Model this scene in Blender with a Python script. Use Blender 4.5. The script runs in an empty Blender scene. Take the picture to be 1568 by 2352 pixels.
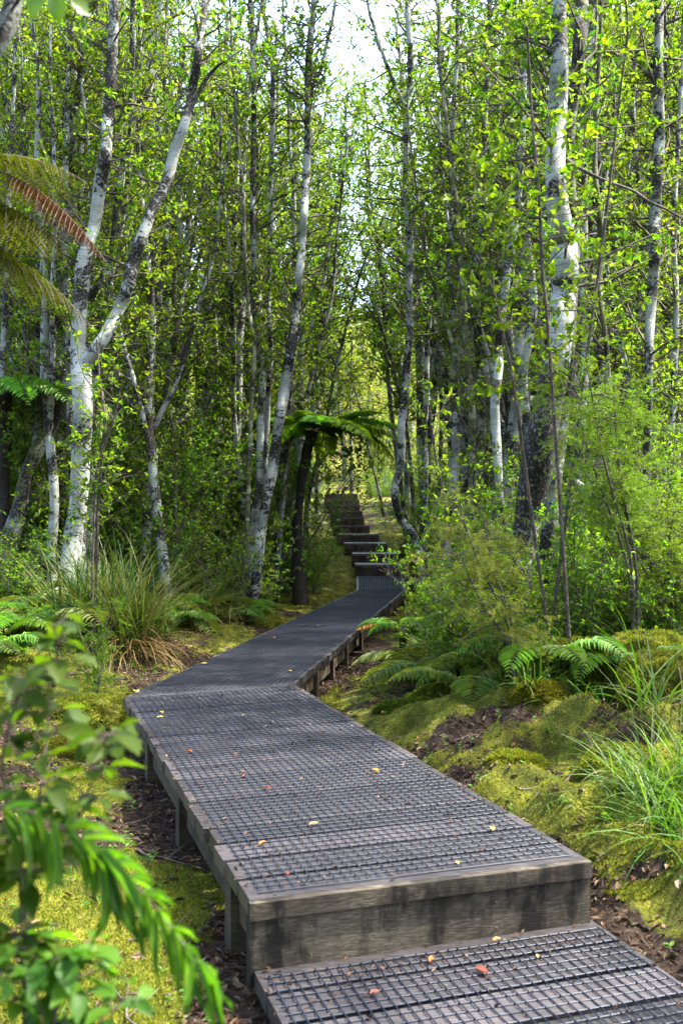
import bpy, math, random
import numpy as np
from mathutils import Vector, Matrix
R = math.radians
rng = np.random.default_rng(7)
random.seed(7)
SC = bpy.context.scene
COL = SC.collection

# ------------------------------------------------------------------ camera, sky, sun
EYE = 1.15
F = 2287.0            # focal length in reference pixels (1568 wide)
HZ = 1205.0
cam_d = bpy.data.cameras.new('camera')
cam = bpy.data.objects.new('camera', cam_d); COL.objects.link(cam)
cam.location = (0, 0, EYE); cam.rotation_euler = (R(90), 0, 0)
cam_d.sensor_fit = 'HORIZONTAL'; cam_d.sensor_width = 24.0; cam_d.lens = 35.0
cam_d.shift_y = 29.0/1568.0
cam_d.clip_start = 0.05; cam_d.clip_end = 1000
cam_d.dof.use_dof = True; cam_d.dof.focus_distance = 8.5; cam_d.dof.aperture_fstop = 5.0
SC.camera = cam

SUN_EL, SUN_AZ = 58.0, 82.0      # azimuth clockwise from +Y
world = bpy.data.worlds.new("World"); SC.world = world; world.use_nodes = True
wt = world.node_tree
bg = wt.nodes['Background']
sky = wt.nodes.new('ShaderNodeTexSky'); sky.sky_type = 'NISHITA'; sky.sun_disc = False
sky.sun_elevation = R(SUN_EL); sky.sun_rotation = R(SUN_AZ); sky.dust_density = 4.0; sky.air_density = 1.0; sky.ozone_density = 1.0
wt.links.new(sky.outputs[0], bg.inputs[0]); bg.inputs[1].default_value = 0.15
sd = bpy.data.lights.new('sun', 'SUN'); sd.energy = 2.6; sd.angle = R(.7); sd.color = (1.0, 0.94, 0.84)
sun = bpy.data.objects.new('sun', sd); COL.objects.link(sun)
dv = Vector((math.cos(R(SUN_EL))*math.sin(R(SUN_AZ)), math.cos(R(SUN_EL))*math.cos(R(SUN_AZ)), math.sin(R(SUN_EL))))
sun.rotation_euler = dv.to_track_quat('Z', 'Y').to_euler()
SC.view_settings.view_transform = 'Standard'; SC.view_settings.look = 'None'
SC.view_settings.exposure = 3.1; SC.view_settings.gamma = 1.0
SC.render.engine = 'CYCLES'
cy = SC.cycles
cy.max_bounces = 9; cy.diffuse_bounces = 6; cy.glossy_bounces = 2; cy.transmission_bounces = 5; cy.transparent_max_bounces = 4
cy.caustics_reflective = False; cy.caustics_refractive = False
cy.use_denoising = True
cy.sample_clamp_indirect = 4.0
cy.use_adaptive_sampling = True; cy.adaptive_threshold = 0.01

def P(px, py, Y):
    return np.array([(px-784.0)/F*Y, Y, EYE-(py-HZ)/F*Y])

# ------------------------------------------------------------------ numpy mesh helpers
class MB:
    def __init__(s): s.v = []; s.q = []; s.t = []; s.n = 0; s.smooth = True; s.qm = []
    def add(s, v, q=None, t=None):
        v = np.asarray(v, dtype=np.float64).reshape(-1, 3)
        if q is not None and len(q): s.q.append(np.asarray(q, dtype=np.int64).reshape(-1, 4)+s.n)
        if t is not None and len(t): s.t.append(np.asarray(t, dtype=np.int64).reshape(-1, 3)+s.n)
        s.v.append(v); s.n += len(v)
        return s
    def build(s, name, mat, parent=None, smooth=True, origin=None, attrs=None):
        me = bpy.data.meshes.new(name)
        v = np.concatenate(s.v) if s.v else np.zeros((0, 3))
        if origin is not None: v = v-np.asarray(origin)
        q = np.concatenate(s.q) if s.q else np.zeros((0, 4), dtype=np.int64)
        t = np.concatenate(s.t) if s.t else np.zeros((0, 3), dtype=np.int64)
        me.vertices.add(len(v)); me.vertices.foreach_set('co', v.astype(np.float32).ravel())
        nl = q.size+t.size
        me.loops.add(nl); me.loops.foreach_set('vertex_index', np.concatenate([q.ravel(), t.ravel()]).astype(np.int32))
        me.polygons.add(len(q)+len(t))
        ls = np.concatenate([np.arange(len(q))*4, q.size+np.arange(len(t))*3]).astype(np.int32)
        me.polygons.foreach_set('loop_start', ls)
        me.polygons.foreach_set('use_smooth', np.full(len(q)+len(t), smooth, dtype=bool))
        me.update(calc_edges=True)
        for k, a in (attrs or {}).items():
            at = me.attributes.new(k, 'FLOAT', 'POINT'); at.data.foreach_set('value', np.asarray(a, dtype=np.float32))
        o = bpy.data.objects.new(name, me); COL.objects.link(o)
        if mat: me.materials.append(mat)
        if parent: o.parent = parent
        return o

def tagit(o, label=None, cat=None, group=None, kind=None):
    if label: o['label'] = label
    if cat: o['category'] = cat
    if group: o['group'] = group
    if kind: o['kind'] = kind
    return o
def empty(name, loc, label, cat, group=None, rz=0.0):
    o = bpy.data.objects.new(name, None); COL.objects.link(o)
    o.location = loc; o.rotation_euler = (0, 0, rz); o.empty_display_size = 0.2
    return tagit(o, label, cat, group)
def copy_tree(o, parent=None):
    c = o.copy(); COL.objects.link(c); c.parent = parent
    for ch in KIDS(o): copy_tree(ch, c)
    return c
def KIDS(o): return list(o.children)

def hash2(ix, iy, seed):
    h = (ix*374761393+iy*668265263+seed*1442695041) & 0xffffffff
    h = ((h ^ (h >> 13))*1274126177) & 0xffffffff
    return ((h ^ (h >> 16)) & 0xffffff)/float(0xffffff)
def vn(x, y, s=0):
    x = np.asarray(x, dtype=np.float64); y = np.asarray(y, dtype=np.float64)
    ix = np.floor(x).astype(np.int64); iy = np.floor(y).astype(np.int64)
    fx = x-ix; fy = y-iy; fx = fx*fx*(3-2*fx); fy = fy*fy*(3-2*fy)
    a = hash2(ix, iy, s); b = hash2(ix+1, iy, s); c = hash2(ix, iy+1, s); d = hash2(ix+1, iy+1, s)
    return (a*(1-fx)+b*fx)*(1-fy)+(c*(1-fx)+d*fx)*fy
def fbm(x, y, s=0, o=4):
    r = 0; a = .5
    for i in range(o): r = r+a*vn(x*2**i, y*2**i, s+i*17); a *= .5
    return r/(1-.5**o)

def smooth_path(pts, step=0.12):
    """Catmull-Rom through rows of pts (any number of columns; first three are xyz)."""
    p = np.asarray(pts, dtype=np.float64)
    if len(p) < 3:
        n = max(2, int(np.linalg.norm(p[1, :3]-p[0, :3])/step)+1)
        return np.array([p[0]+(p[1]-p[0])*t for t in np.linspace(0, 1, n)])
    e = np.vstack([2*p[0]-p[1], p, 2*p[-1]-p[-2]])
    out = []
    for i in range(1, len(e)-2):
        n = max(2, int(np.linalg.norm(e[i+1, :3]-e[i, :3])/step))
        for t in np.arange(n)/n:
            out.append(.5*((2*e[i])+(-e[i-1]+e[i+1])*t+(2*e[i-1]-5*e[i]+4*e[i+1]-e[i+2])*t*t+(-e[i-1]+3*e[i]-3*e[i+1]+e[i+2])*t**3))
    out.append(p[-1])
    return np.array(out)

def tube(mb, pts, rad, sides=8, lump=0.0, seed=0):
    p = np.asarray(pts, dtype=np.float64); n = len(p)
    r = np.broadcast_to(np.asarray(rad, dtype=np.float64), (n,)).copy()
    T = np.gradient(p, axis=0); T /= (np.linalg.norm(T, axis=1, keepdims=True)+1e-9)
    ref = np.array([1., 0, 0]) if abs(T[:, 0]).mean() < .8 else np.array([0, 1., 0])
    U = ref-T*(T@ref)[:, None]; U /= (np.linalg.norm(U, axis=1, keepdims=True)+1e-9)
    V = np.cross(T, U)
    a = np.arange(sides)/sides*2*math.pi
    rr = r[:, None]*np.ones((1, sides))
    if lump:
        g = np.random.default_rng(seed)
        ph = g.uniform(0, 6.28, 6)
        s = np.arange(n)[:, None]
        rr = rr*(1+lump*(.5*np.sin(s*.55+ph[0]+np.sin(a+ph[1]))+.5*np.sin(2*a[None]+s*.31+ph[2])+.45*np.sin(3*a[None]-s*.8+ph[3])+g.uniform(-.35, .35, (n, sides))))
    v = p[:, None]+rr[..., None]*(np.cos(a)[None, :, None]*U[:, None]+np.sin(a)[None, :, None]*V[:, None])
    i = np.arange(n-1)[:, None]*sides; j = np.arange(sides)[None]; k = (j+1) % sides
    q = np.stack([i+j, i+k, i+sides+k, i+sides+j], -1).reshape(-1, 4)
    mb.add(v.reshape(-1, 3), q)
    cap = np.vstack([v[-1], p[-1:]+T[-1:]*r[-1]])
    mb.add(cap, None, [[b, (b+1) % sides, sides] for b in range(sides)])

def frames(d, up):
    d = d/(np.linalg.norm(d, axis=1, keepdims=True)+1e-9)
    s = np.cross(d, up); s /= (np.linalg.norm(s, axis=1, keepdims=True)+1e-9)
    n = np.cross(s, d)
    return d, s, n
L6 = np.array([[0, 0, 0], [.32, -.5, .12], [.72, -.36, .06], [1, 0, -.14], [.72, .36, .06], [.32, .5, .12]])
L6Q = np.array([[0, 1, 2, 3], [0, 3, 4, 5]])
L4 = np.array([[0, 0, 0], [.45, -.5, .05], [1, 0, 0], [.45, .5, .05]])
L4Q = np.array([[0, 1, 2, 3]])
# a rounder leaf with a wavy edge, midrib and curl for the leaves close to the lens
_bu = [0, .1, .26, .45, .65, .83, 1.0]; _bw = [0, .26, .46, .5, .4, .2, 0]
LB = []; LBQ = []; LBT = []
for i, (u, w) in enumerate(zip(_bu, _bw)):
    z = -.22*u*u
    for sgn in (-1, 0, 1): LB.append([u-.03*abs(sgn)*(i % 2), sgn*w, z+abs(sgn)*(.13*w/.5+.03*math.sin(i*2.3+sgn))])
for i in range(6):
    for k in range(2): LBQ.append([i*3+k, i*3+k+1, (i+1)*3+k+1, (i+1)*3+k])
LB = np.array(LB); LBQ = np.array(LBQ)
def leaves(mb, c, d, up, L, W, tpl='6'):
    T, Q = {'6': (L6, L6Q), '4': (L4, L4Q), 'B': (LB, LBQ)}[tpl]
    c = np.asarray(c); N = len(c)
    if N == 0: return
    d, s, n = frames(np.asarray(d, dtype=float), np.asarray(up, dtype=float))
    L = np.broadcast_to(L, (N,))[:, None, None]; W = np.broadcast_to(W, (N,))[:, None, None]
    v = c[:, None]+T[None, :, 0:1]*L*d[:, None]+T[None, :, 1:2]*W*s[:, None]+T[None, :, 2:3]*L*n[:, None]
    q = (Q[None]+(np.arange(N)*len(T))[:, None, None]).reshape(-1, 4)
    mb.add(v.reshape(-1, 3), q)

def box(mb, x0, x1, y0, y1, z0, z1):
    v = [[x, y, z] for z in (z0, z1) for y in (y0, y1) for x in (x0, x1)]
    mb.add(v, [[0, 2, 3, 1], [4, 5, 7, 6], [0, 1, 5, 4], [2, 6, 7, 3], [0, 4, 6, 2], [1, 3, 7, 5]])
def hexa(mb, b, t):
    """b, t: four points bottom and top (counter clockwise from above)"""
    mb.add(list(b)+list(t), [[3, 2, 1, 0], [4, 5, 6, 7], [0, 1, 5, 4], [1, 2, 6, 5], [2, 3, 7, 6], [3, 0, 4, 7]])

# ------------------------------------------------------------------ materials
def newmat(name):
    m = bpy.data.materials.new(name); m.use_nodes = True
    nt = m.node_tree; nt.nodes.clear()
    out = nt.nodes.new('ShaderNodeOutputMaterial')
    return m, nt, out
def N(nt, typ, **kw):
    n = nt.nodes.new(typ)
    for k, v in kw.items():
        if k.startswith('i_'):
            key = k[2:]
            n.inputs[int(key) if key.isdigit() else key.replace('_', ' ')].default_value = v
        else: setattr(n, k, v)
    return n
def ramp(nt, fac, stops, interp='LINEAR'):
    r = nt.nodes.new('ShaderNodeValToRGB'); r.color_ramp.interpolation = interp
    e = r.color_ramp.elements
    while len(e) < len(stops): e.new(.5)
    for i, (p, c) in enumerate(stops): e[i].position = p; e[i].color = (*c, 1) if len(c) == 3 else c
    if fac is not None: nt.links.new(fac, r.inputs[0])
    return r
def noise(nt, vec, scale, detail=4, rough=.55, dist=0.0):
    n = N(nt, 'ShaderNodeTexNoise'); n.inputs['Scale'].default_value = scale; n.inputs['Detail'].default_value = detail
    n.inputs['Roughness'].default_value = rough; n.inputs['Distortion'].default_value = dist
    if vec is not None: nt.links.new(vec, n.inputs['Vector'])
    return n
def mapping(nt, vec, scale):
    m = N(nt, 'ShaderNodeMapping'); m.inputs['Scale'].default_value = scale; nt.links.new(vec, m.inputs['Vector']); return m
def mixc(nt, fac, a, b, typ='MIX'):
    m = N(nt, 'ShaderNodeMix', data_type='RGBA', blend_type=typ)
    for s, v in ((m.inputs[0], fac), (m.inputs[6], a), (m.inputs[7], b)):
        if hasattr(v, 'links') or hasattr(v, 'is_linked'): nt.links.new(v, s)
        else: s.default_value = v if not isinstance(v, tuple) or len(v) == 4 else (*v, 1)
    return m.outputs[2]

def leaf_mat(name, cols, trans=.45, tcol=(1.7, 1.8, .45), rough=.5, spec=.22, attr=None):
    m, nt, out = newmat(name)
    g = N(nt, 'ShaderNodeNewGeometry'); oi = N(nt, 'ShaderNodeObjectInfo')
    k = len(cols)
    r = ramp(nt, g.outputs['Random Per Island'], [(i/(k-1), c) for i, c in enumerate(cols)])
    hv = N(nt, 'ShaderNodeHueSaturation'); nt.links.new(r.outputs[0], hv.inputs['Color'])
    ma = N(nt, 'ShaderNodeMapRange'); nt.links.new(oi.outputs['Random'], ma.inputs[0]); ma.inputs[3].default_value = .485; ma.inputs[4].default_value = .515
    nt.links.new(ma.outputs[0], hv.inputs['Hue'])
    mv = N(nt, 'ShaderNodeMapRange'); nt.links.new(oi.outputs['Random'], mv.inputs[0]); mv.inputs[3].default_value = .78; mv.inputs[4].default_value = 1.25
    nt.links.new(mv.outputs[0], hv.inputs['Value'])
    b = N(nt, 'ShaderNodeBsdfPrincipled'); b.inputs['Roughness'].default_value = rough; b.inputs['Specular IOR Level'].default_value = spec
    nt.links.new(hv.outputs[0], b.inputs['Base Color'])
    t = N(nt, 'ShaderNodeBsdfTranslucent')
    tc = mixc(nt, 1.0, hv.outputs[0], (*tcol, 1), 'MULTIPLY'); nt.links.new(tc, t.inputs[0])
    mx = N(nt, 'ShaderNodeMixShader'); mx.inputs[0].default_value = trans
    nt.links.new(b.outputs[0], mx.inputs[1]); nt.links.new(t.outputs[0], mx.inputs[2])
    nt.links.new(mx.outputs[0], out.inputs[0])
    return m

def bark_mat(name, pale, dark, thr=.5, moss=(.10, .11, .03), mossamt=.25, pscale=1.0, soft=.035):
    m, nt, out = newmat(name)
    tc = N(nt, 'ShaderNodeTexCoord'); oi = N(nt, 'ShaderNodeObjectInfo')
    ad = N(nt, 'ShaderNodeVectorMath', operation='ADD'); nt.links.new(tc.outputs['Object'], ad.inputs[0])
    sc_ = N(nt, 'ShaderNodeVectorMath', operation='SCALE'); nt.links.new(oi.outputs['Location'], sc_.inputs[0]); sc_.inputs['Scale'].default_value = 3.7
    nt.links.new(sc_.outputs[0], ad.inputs[1])
    v = ad.outputs[0]
    band = noise(nt, mapping(nt, v, (1.2, 1.2, 1.7)).outputs[0], 1.35*pscale, 2, .5, .4)
    patch = noise(nt, mapping(nt, v, (1, 1, 1.25)).outputs[0], 10*pscale, 6, .7, 1.2)
    fine = noise(nt, v, 55, 3, .6)
    a1 = N(nt, 'ShaderNodeMath', operation='MULTIPLY_ADD'); nt.links.new(band.outputs[0], a1.inputs[0]); a1.inputs[1].default_value = 1.15; a1.inputs[2].default_value = 0
    a2 = N(nt, 'ShaderNodeMath', operation='MULTIPLY_ADD'); nt.links.new(patch.outputs[0], a2.inputs[0]); a2.inputs[1].default_value = .95; nt.links.new(a1.outputs[0], a2.inputs[2])
    a3 = N(nt, 'ShaderNodeMath', operation='MULTIPLY_ADD'); nt.links.new(fine.outputs[0], a3.inputs[0]); a3.inputs[1].default_value = .28; nt.links.new(a2.outputs[0], a3.inputs[2])
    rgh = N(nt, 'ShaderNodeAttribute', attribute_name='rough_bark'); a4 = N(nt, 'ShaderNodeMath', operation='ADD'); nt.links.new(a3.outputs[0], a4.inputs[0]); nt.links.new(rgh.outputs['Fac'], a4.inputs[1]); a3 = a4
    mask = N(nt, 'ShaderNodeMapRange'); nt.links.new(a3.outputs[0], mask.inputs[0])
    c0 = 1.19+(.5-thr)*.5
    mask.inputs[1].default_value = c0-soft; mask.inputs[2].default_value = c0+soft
    # pale bark with faint streaks, rings and stains
    ring = noise(nt, mapping(nt, v, (1.5, 1.5, 40)).outputs[0], 2.2, 2, .5)
    rr = ramp(nt, ring.outputs[0], [(.3, tuple(c*.62 for c in pale)), (.42, pale), (.7, tuple(min(1, c*1.12) for c in pale))])
    stain = noise(nt, v, 4.5, 4, .6)
    sr = ramp(nt, stain.outputs[0], [(.35, (.55, .52, .42)), (.55, (1, 1, 1))])
    pal = mixc(nt, .75, rr.outputs[0], sr.outputs[0], 'MULTIPLY')
    dn = noise(nt, v, 38, 4, .7)
    dr = ramp(nt, dn.outputs[0], [(.40, dark), (.52, tuple(c*2.2+.003 for c in dark)), (.58, (.05, .042, .03)), (.66, (.16, .18, .145))])
    col = mixc(nt, mask.outputs[0], pal, dr.outputs[0])
    mn = noise(nt, v, 5.5, 4, .6)
    mr = ramp(nt, mn.outputs[0], [(.60-mossamt*.3, (0, 0, 0)), (.68-mossamt*.3, (1, 1, 1))])
    mf = N(nt, 'ShaderNodeMath', operation='MULTIPLY'); nt.links.new(mr.outputs[0], mf.inputs[0]); mf.inputs[1].default_value = min(1, mossamt*2.2)
    col = mixc(nt, mf.outputs[0], col, (*moss, 1))
    b = N(nt, 'ShaderNodeBsdfPrincipled'); b.inputs['Roughness'].default_value = .8; b.inputs['Specular IOR Level'].default_value = .25
    nt.links.new(col, b.inputs['Base Color'])
    bh = N(nt, 'ShaderNodeMath', operation='MULTIPLY_ADD'); nt.links.new(mask.outputs[0], bh.inputs[0]); bh.inputs[1].default_value = .6; nt.links.new(dn.outputs[0], bh.inputs[2])
    bp = N(nt, 'ShaderNodeBump'); bp.inputs['Strength'].default_value = .7; bp.inputs['Distance'].default_value = .012
    nt.links.new(bh.outputs[0], bp.inputs['Height']); nt.links.new(bp.outputs[0], b.inputs['Normal'])
    nt.links.new(b.outputs[0], out.inputs[0])
    return m

def simple_mat(name, cols, scale=20, rough=.8, spec=.3, stretch=(1, 1, 1), bump=.0, island=0.0, dist=.01):
    m, nt, out = newmat(name)
    tc = N(nt, 'ShaderNodeTexCoord'); g = N(nt, 'ShaderNodeNewGeometry')
    n = noise(nt, mapping(nt, tc.outputs['Object'], stretch).outputs[0], scale, 6, .62)
    f = n.outputs[0]
    if island:
        mm = N(nt, 'ShaderNodeMath', operation='MULTIPLY_ADD'); nt.links.new(g.outputs['Random Per Island'], mm.inputs[0]); mm.inputs[1].default_value = island; nt.links.new(f, mm.inputs[2])
        m2 = N(nt, 'ShaderNodeMath', operation='SUBTRACT'); nt.links.new(mm.outputs[0], m2.inputs[0]); m2.inputs[1].default_value = island*.5; f = m2.outputs[0]
    k = len(cols)
    r = ramp(nt, f, [(.3+.4*i/(k-1), c) for i, c in enumerate(cols)])
    b = N(nt, 'ShaderNodeBsdfPrincipled'); b.inputs['Roughness'].default_value = rough; b.inputs['Specular IOR Level'].default_value = spec
    nt.links.new(r.outputs[0], b.inputs['Base Color'])
    if bump:
        bp = N(nt, 'ShaderNodeBump'); bp.inputs['Strength'].default_value = bump; bp.inputs['Distance'].default_value = dist
        nt.links.new(n.outputs[0], bp.inputs['Height']); nt.links.new(bp.outputs[0], b.inputs['Normal'])
    nt.links.new(b.outputs[0], out.inputs[0])
    return m

M = {}
M['leaf'] = leaf_mat('broad_leaf', [(.024, .062, .008), (.06, .125, .009), (.10, .17, .010), (.15, .205, .012), (.04, .095, .018)], trans=.52)
M['leaf_bg'] = leaf_mat('canopy_leaf', [(.032, .074, .008), (.08, .138, .010), (.13, .19, .012), (.18, .225, .016)], trans=.55)
M['leaf_sunlit_tint'] = leaf_mat('sunlit_tint_leaf', [(.10, .17, .02), (.17, .22, .03), (.22, .25, .06), (.12, .17, .03)], trans=.45, tcol=(1.7, 1.6, .6))  # paler, yellower leaf greens: sunlight on back and far foliage put into the colour
M['leaf_dark'] = leaf_mat('understorey_leaf', [(.035, .085, .008), (.075, .15, .010), (.12, .195, .012), (.06, .135, .016)], trans=.48)
M['leaf_fore'] = leaf_mat('foreground_leaf', [(.028, .075, .007), (.050, .108, .008), (.078, .145, .010), (.036, .088, .012)], trans=.55, rough=.5, spec=.2)
M['leaf_near'] = leaf_mat('shrub_leaf', [(.045, .12, .022), (.06, .16, .022), (.085, .20, .03), (.12, .23, .03)], trans=.45, rough=.35, spec=.5)
M['frond'] = leaf_mat('fern_frond', [(.06, .10, .015), (.09, .125, .018), (.12, .15, .022)], trans=.4, tcol=(1.8, 1.5, .4))
M['frond_olive'] = leaf_mat('fern_olive', [(.015, .027, .003), (.026, .040, .004), (.040, .052, .006)], trans=.5, tcol=(1.6, 1.5, .3))
M['frond_green'] = leaf_mat('fern_green', [(.05, .12, .018), (.08, .17, .025), (.11, .20, .035)], trans=.4)
M['frond_brown'] = leaf_mat('fern_brown', [(.030, .012, .006), (.055, .022, .008), (.04, .03, .006)], trans=.35, tcol=(1.4, 1.1, .6))
M['frond_orange'] = leaf_mat('fern_orange', [(.30, .15, .03), (.36, .20, .04), (.20, .16, .04)], trans=.35, tcol=(1.3, 1.2, .6))
M['feather'] = leaf_mat('feathery_leaf', [(.05, .10, .010), (.09, .14, .012), (.20, .105, .018), (.08, .13, .012), (.12, .16, .015), (.13, .11, .02)], trans=.3)
M['fine'] = leaf_mat('fine_leaf', [(.05, .11, .010), (.10, .18, .012), (.17, .23, .018), (.07, .14, .012)], trans=.4)
M['grass'] = leaf_mat('grass_blade', [(.03, .085, .012), (.055, .125, .014), (.085, .15, .018)], trans=.4)
M['sedge'] = leaf_mat('sedge_blade', [(.018, .045, .009), (.035, .075, .012), (.06, .10, .018), (.12, .10, .03)], trans=.3, tcol=(1.4, 1.3, .6))
M['straw'] = leaf_mat('straw_blade', [(.05, .028, .010), (.11, .064, .022), (.19, .12, .042), (.05, .06, .014)], trans=.2, tcol=(1.2, 1.1, .7))
M['moss_tuft'] = leaf_mat('moss_tuft', [(.04, .052, .005), (.10, .115, .009), (.20, .19, .018), (.08, .12, .009), (.23, .19, .04)], trans=.35, tcol=(1.3, 1.3, .5), rough=.9, spec=.1)
M['moss_green'] = leaf_mat('moss_green', [(.045, .085, .008), (.075, .125, .012), (.10, .15, .018)], trans=.35, tcol=(1.3, 1.3, .5), rough=.9, spec=.1)
M['litter'] = leaf_mat('litter_leaf', [(.012, .007, .005), (.045, .022, .011), (.10, .052, .024), (.02, .013, .009), (.19, .13, .075), (.03, .02, .013)], trans=.1, tcol=(1.1, 1, .8), rough=.7)
M['fall_orange'] = leaf_mat('orange_leaf', [(.42, .17, .03), (.36, .13, .03), (.45, .21, .05)], trans=.2, tcol=(1.1, 1, .7), rough=.5)
M['fall_yellow'] = leaf_mat('yellow_leaf', [(.48, .36, .06), (.42, .36, .10), (.45, .30, .06)], trans=.2, tcol=(1.1, 1, .7), rough=.5)
M['fall_red'] = leaf_mat('red_leaf', [(.20, .05, .03), (.26, .07, .03), (.18, .06, .035)], trans=.2, tcol=(1.1, 1, .7), rough=.5)
M['bark'] = bark_mat('pale_bark', (.225, .245, .215), (.006, .005, .004), thr=.53, mossamt=.12)
M['bark_white'] = bark_mat('white_bark', (.262, .282, .25), (.006, .005, .004), thr=.43, mossamt=.08)
M['bark_dark'] = bark_mat('mottled_bark', (.17, .19, .17), (.007, .006, .005), thr=.60, mossamt=.28)
M['bark_mossy'] = bark_mat('mossy_bark', (.17, .18, .11), (.008, .007, .005), thr=.50, moss=(.06, .065, .02), mossamt=.45)
M['twig'] = simple_mat('twig_bark', [(.02, .015, .01), (.05, .04, .03), (.11, .095, .07)], 30, .85)
M['dead'] = simple_mat('dead_wood', [(.28, .25, .22), (.42, .38, .34), (.5, .47, .44)], 30, .85)
M['fern_trunk'] = simple_mat('fern_trunk', [(.006, .005, .004), (.018, .013, .009), (.035, .03, .018)], 40, .9, bump=1.0, dist=.02)
M['stick'] = simple_mat('fallen_stick', [(.035, .025, .018), (.075, .058, .043), (.14, .12, .10)], 18, .85, bump=.5)

def wood_mat(name, cols, stretch, rough=.5, spec=.5, island=.25, bump=.35, stain=None):
    m, nt, out = newmat(name)
    tc = N(nt, 'ShaderNodeTexCoord'); g = N(nt, 'ShaderNodeNewGeometry')
    mp = mapping(nt, tc.outputs['Object'], stretch)
    n = noise(nt, mp.outputs[0], 9, 6, .65, .6)
    mm = N(nt, 'ShaderNodeMath', operation='MULTIPLY_ADD'); nt.links.new(g.outputs['Random Per Island'], mm.inputs[0]); mm.inputs[1].default_value = island; nt.links.new(n.outputs[0], mm.inputs[2])
    m2 = N(nt, 'ShaderNodeMath', operation='SUBTRACT'); nt.links.new(mm.outputs[0], m2.inputs[0]); m2.inputs[1].default_value = island*.5
    k = len(cols)
    r = ramp(nt, m2.outputs[0], [(.3+.4*i/(k-1), c) for i, c in enumerate(cols)])
    col = r.outputs[0]
    b2 = noise(nt, tc.outputs['Object'], 2.6, 4, .6)
    r2 = ramp(nt, b2.outputs[0], [(.35, (.6, .6, .6)), (.65, (1.25, 1.25, 1.25))])
    col = mixc(nt, 1.0, col, r2.outputs[0], 'MULTIPLY')
    if stain:
        s = noise(nt, mapping(nt, tc.outputs['Object'], (7, 7, 1.6)).outputs[0], 1.6, 5, .62, .3)
        s1 = noise(nt, tc.outputs['Object'], 4.5, 5, .65)
        s2 = N(nt, 'ShaderNodeMath', operation='ADD'); nt.links.new(s.outputs[0], s2.inputs[0]); nt.links.new(s1.outputs[0], s2.inputs[1])
        rs = ramp(nt, s2.outputs[0], [(.82, (0, 0, 0)), (1.0, (.35, .35, .35)), (1.0, (.35, .35, .35))])
        rs = N(nt, 'ShaderNodeMapRange'); nt.links.new(s2.outputs[0], rs.inputs[0]); rs.inputs[1].default_value = .97; rs.inputs[2].default_value = 1.15
        col = mixc(nt, rs.outputs[0], col, (*stain, 1))
    b = N(nt, 'ShaderNodeBsdfPrincipled'); b.inputs['Specular IOR Level'].default_value = spec
    rr = N(nt, 'ShaderNodeMapRange'); nt.links.new(n.outputs[0], rr.inputs[0]); rr.inputs[3].default_value = rough-.12; rr.inputs[4].default_value = rough+.2
    nt.links.new(rr.outputs[0], b.inputs['Roughness'])
    nt.links.new(col, b.inputs['Base Color'])
    bp = N(nt, 'ShaderNodeBump'); bp.inputs['Strength'].default_value = bump; bp.inputs['Distance'].default_value = .004
    nt.links.new(n.outputs[0], bp.inputs['Height']); nt.links.new(bp.outputs[0], b.inputs['Normal'])
    nt.links.new(b.outputs[0], out.inputs[0])
    return m
M['plank'] = wood_mat('deck_plank', [(.0045, .0038, .0042), (.0145, .0125, .0138), (.043, .037, .039)], (1.2, 14, 14), rough=.46, island=.34, bump=.5)
M['plank_end'] = wood_mat('riser_board', [(.026, .020, .012), (.058, .048, .032), (.125, .108, .082)], (1.6, 8, 22), rough=.8, spec=.2, stain=(.008, .007, .005), island=.1, bump=.8)
M['beam'] = wood_mat('deck_beam', [(.02, .014, .009), (.042, .031, .019), (.075, .058, .037)], (3, 1.2, 12), rough=.8, spec=.2, stain=(.02, .016, .01))
M['stair'] = wood_mat('stair_board', [(.032, .021, .013), (.068, .046, .031), (.12, .085, .060)], (1.2, 6, 12), rough=.75, spec=.2, stain=(.018, .015, .012))
M['tread'] = wood_mat('stair_tread', [(.035, .03, .028), (.07, .062, .056), (.11, .10, .092)], (1.2, 14, 14), rough=.45)
m, nt, out = newmat('netting_wire')
b = N(nt, 'ShaderNodeBsdfPrincipled'); b.inputs['Base Color'].default_value = (.010, .016, .030, 1); b.inputs['Roughness'].default_value = .38; b.inputs['Metallic'].default_value = .35
nt.links.new(b.outputs[0], out.inputs[0]); M['wire'] = m

# ground: leaf litter and moss, chosen by the mesh's moss attribute
m, nt, out = newmat('forest_floor')
tc = N(nt, 'ShaderNodeTexCoord'); at = N(nt, 'ShaderNodeAttribute', attribute_name='moss')
v = tc.outputs['Object']
n1 = noise(nt, v, 28, 6, .7); vr = N(nt, 'ShaderNodeTexVoronoi'); vr.inputs['Scale'].default_value = 34; nt.links.new(v, vr.inputs['Vector'])
lit = ramp(nt, n1.outputs[0], [(.3, (.006, .004, .003)), (.5, (.022, .015, .010)), (.62, (.055, .038, .025)), (.75, (.11, .085, .06))])
vc = ramp(nt, vr.outputs['Color'], [(.0, (.5, .5, .5)), (1, (1.5, 1.35, 1.2))])
lc = mixc(nt, .8, lit.outputs[0], vc.outputs[0], 'MULTIPLY')
n2 = noise(nt, v, 6, 5, .6); n3 = noise(nt, v, 90, 3, .7)
mo = ramp(nt, n2.outputs[0], [(.3, (.02, .024, .004)), (.45, (.06, .066, .008)), (.58, (.12, .125, .012)), (.72, (.20, .17, .035))])
mf = ramp(nt, n3.outputs[0], [(.3, (.55, .55, .55)), (.7, (1.3, 1.3, 1.2))])
mc = mixc(nt, 1, mo.outputs[0], mf.outputs[0], 'MULTIPLY')
ma = N(nt, 'ShaderNodeMath', operation='MULTIPLY_ADD'); nt.links.new(n1.outputs[0], ma.inputs[0]); ma.inputs[1].default_value = .5; nt.links.new(at.outputs['Fac'], ma.inputs[2])
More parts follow.
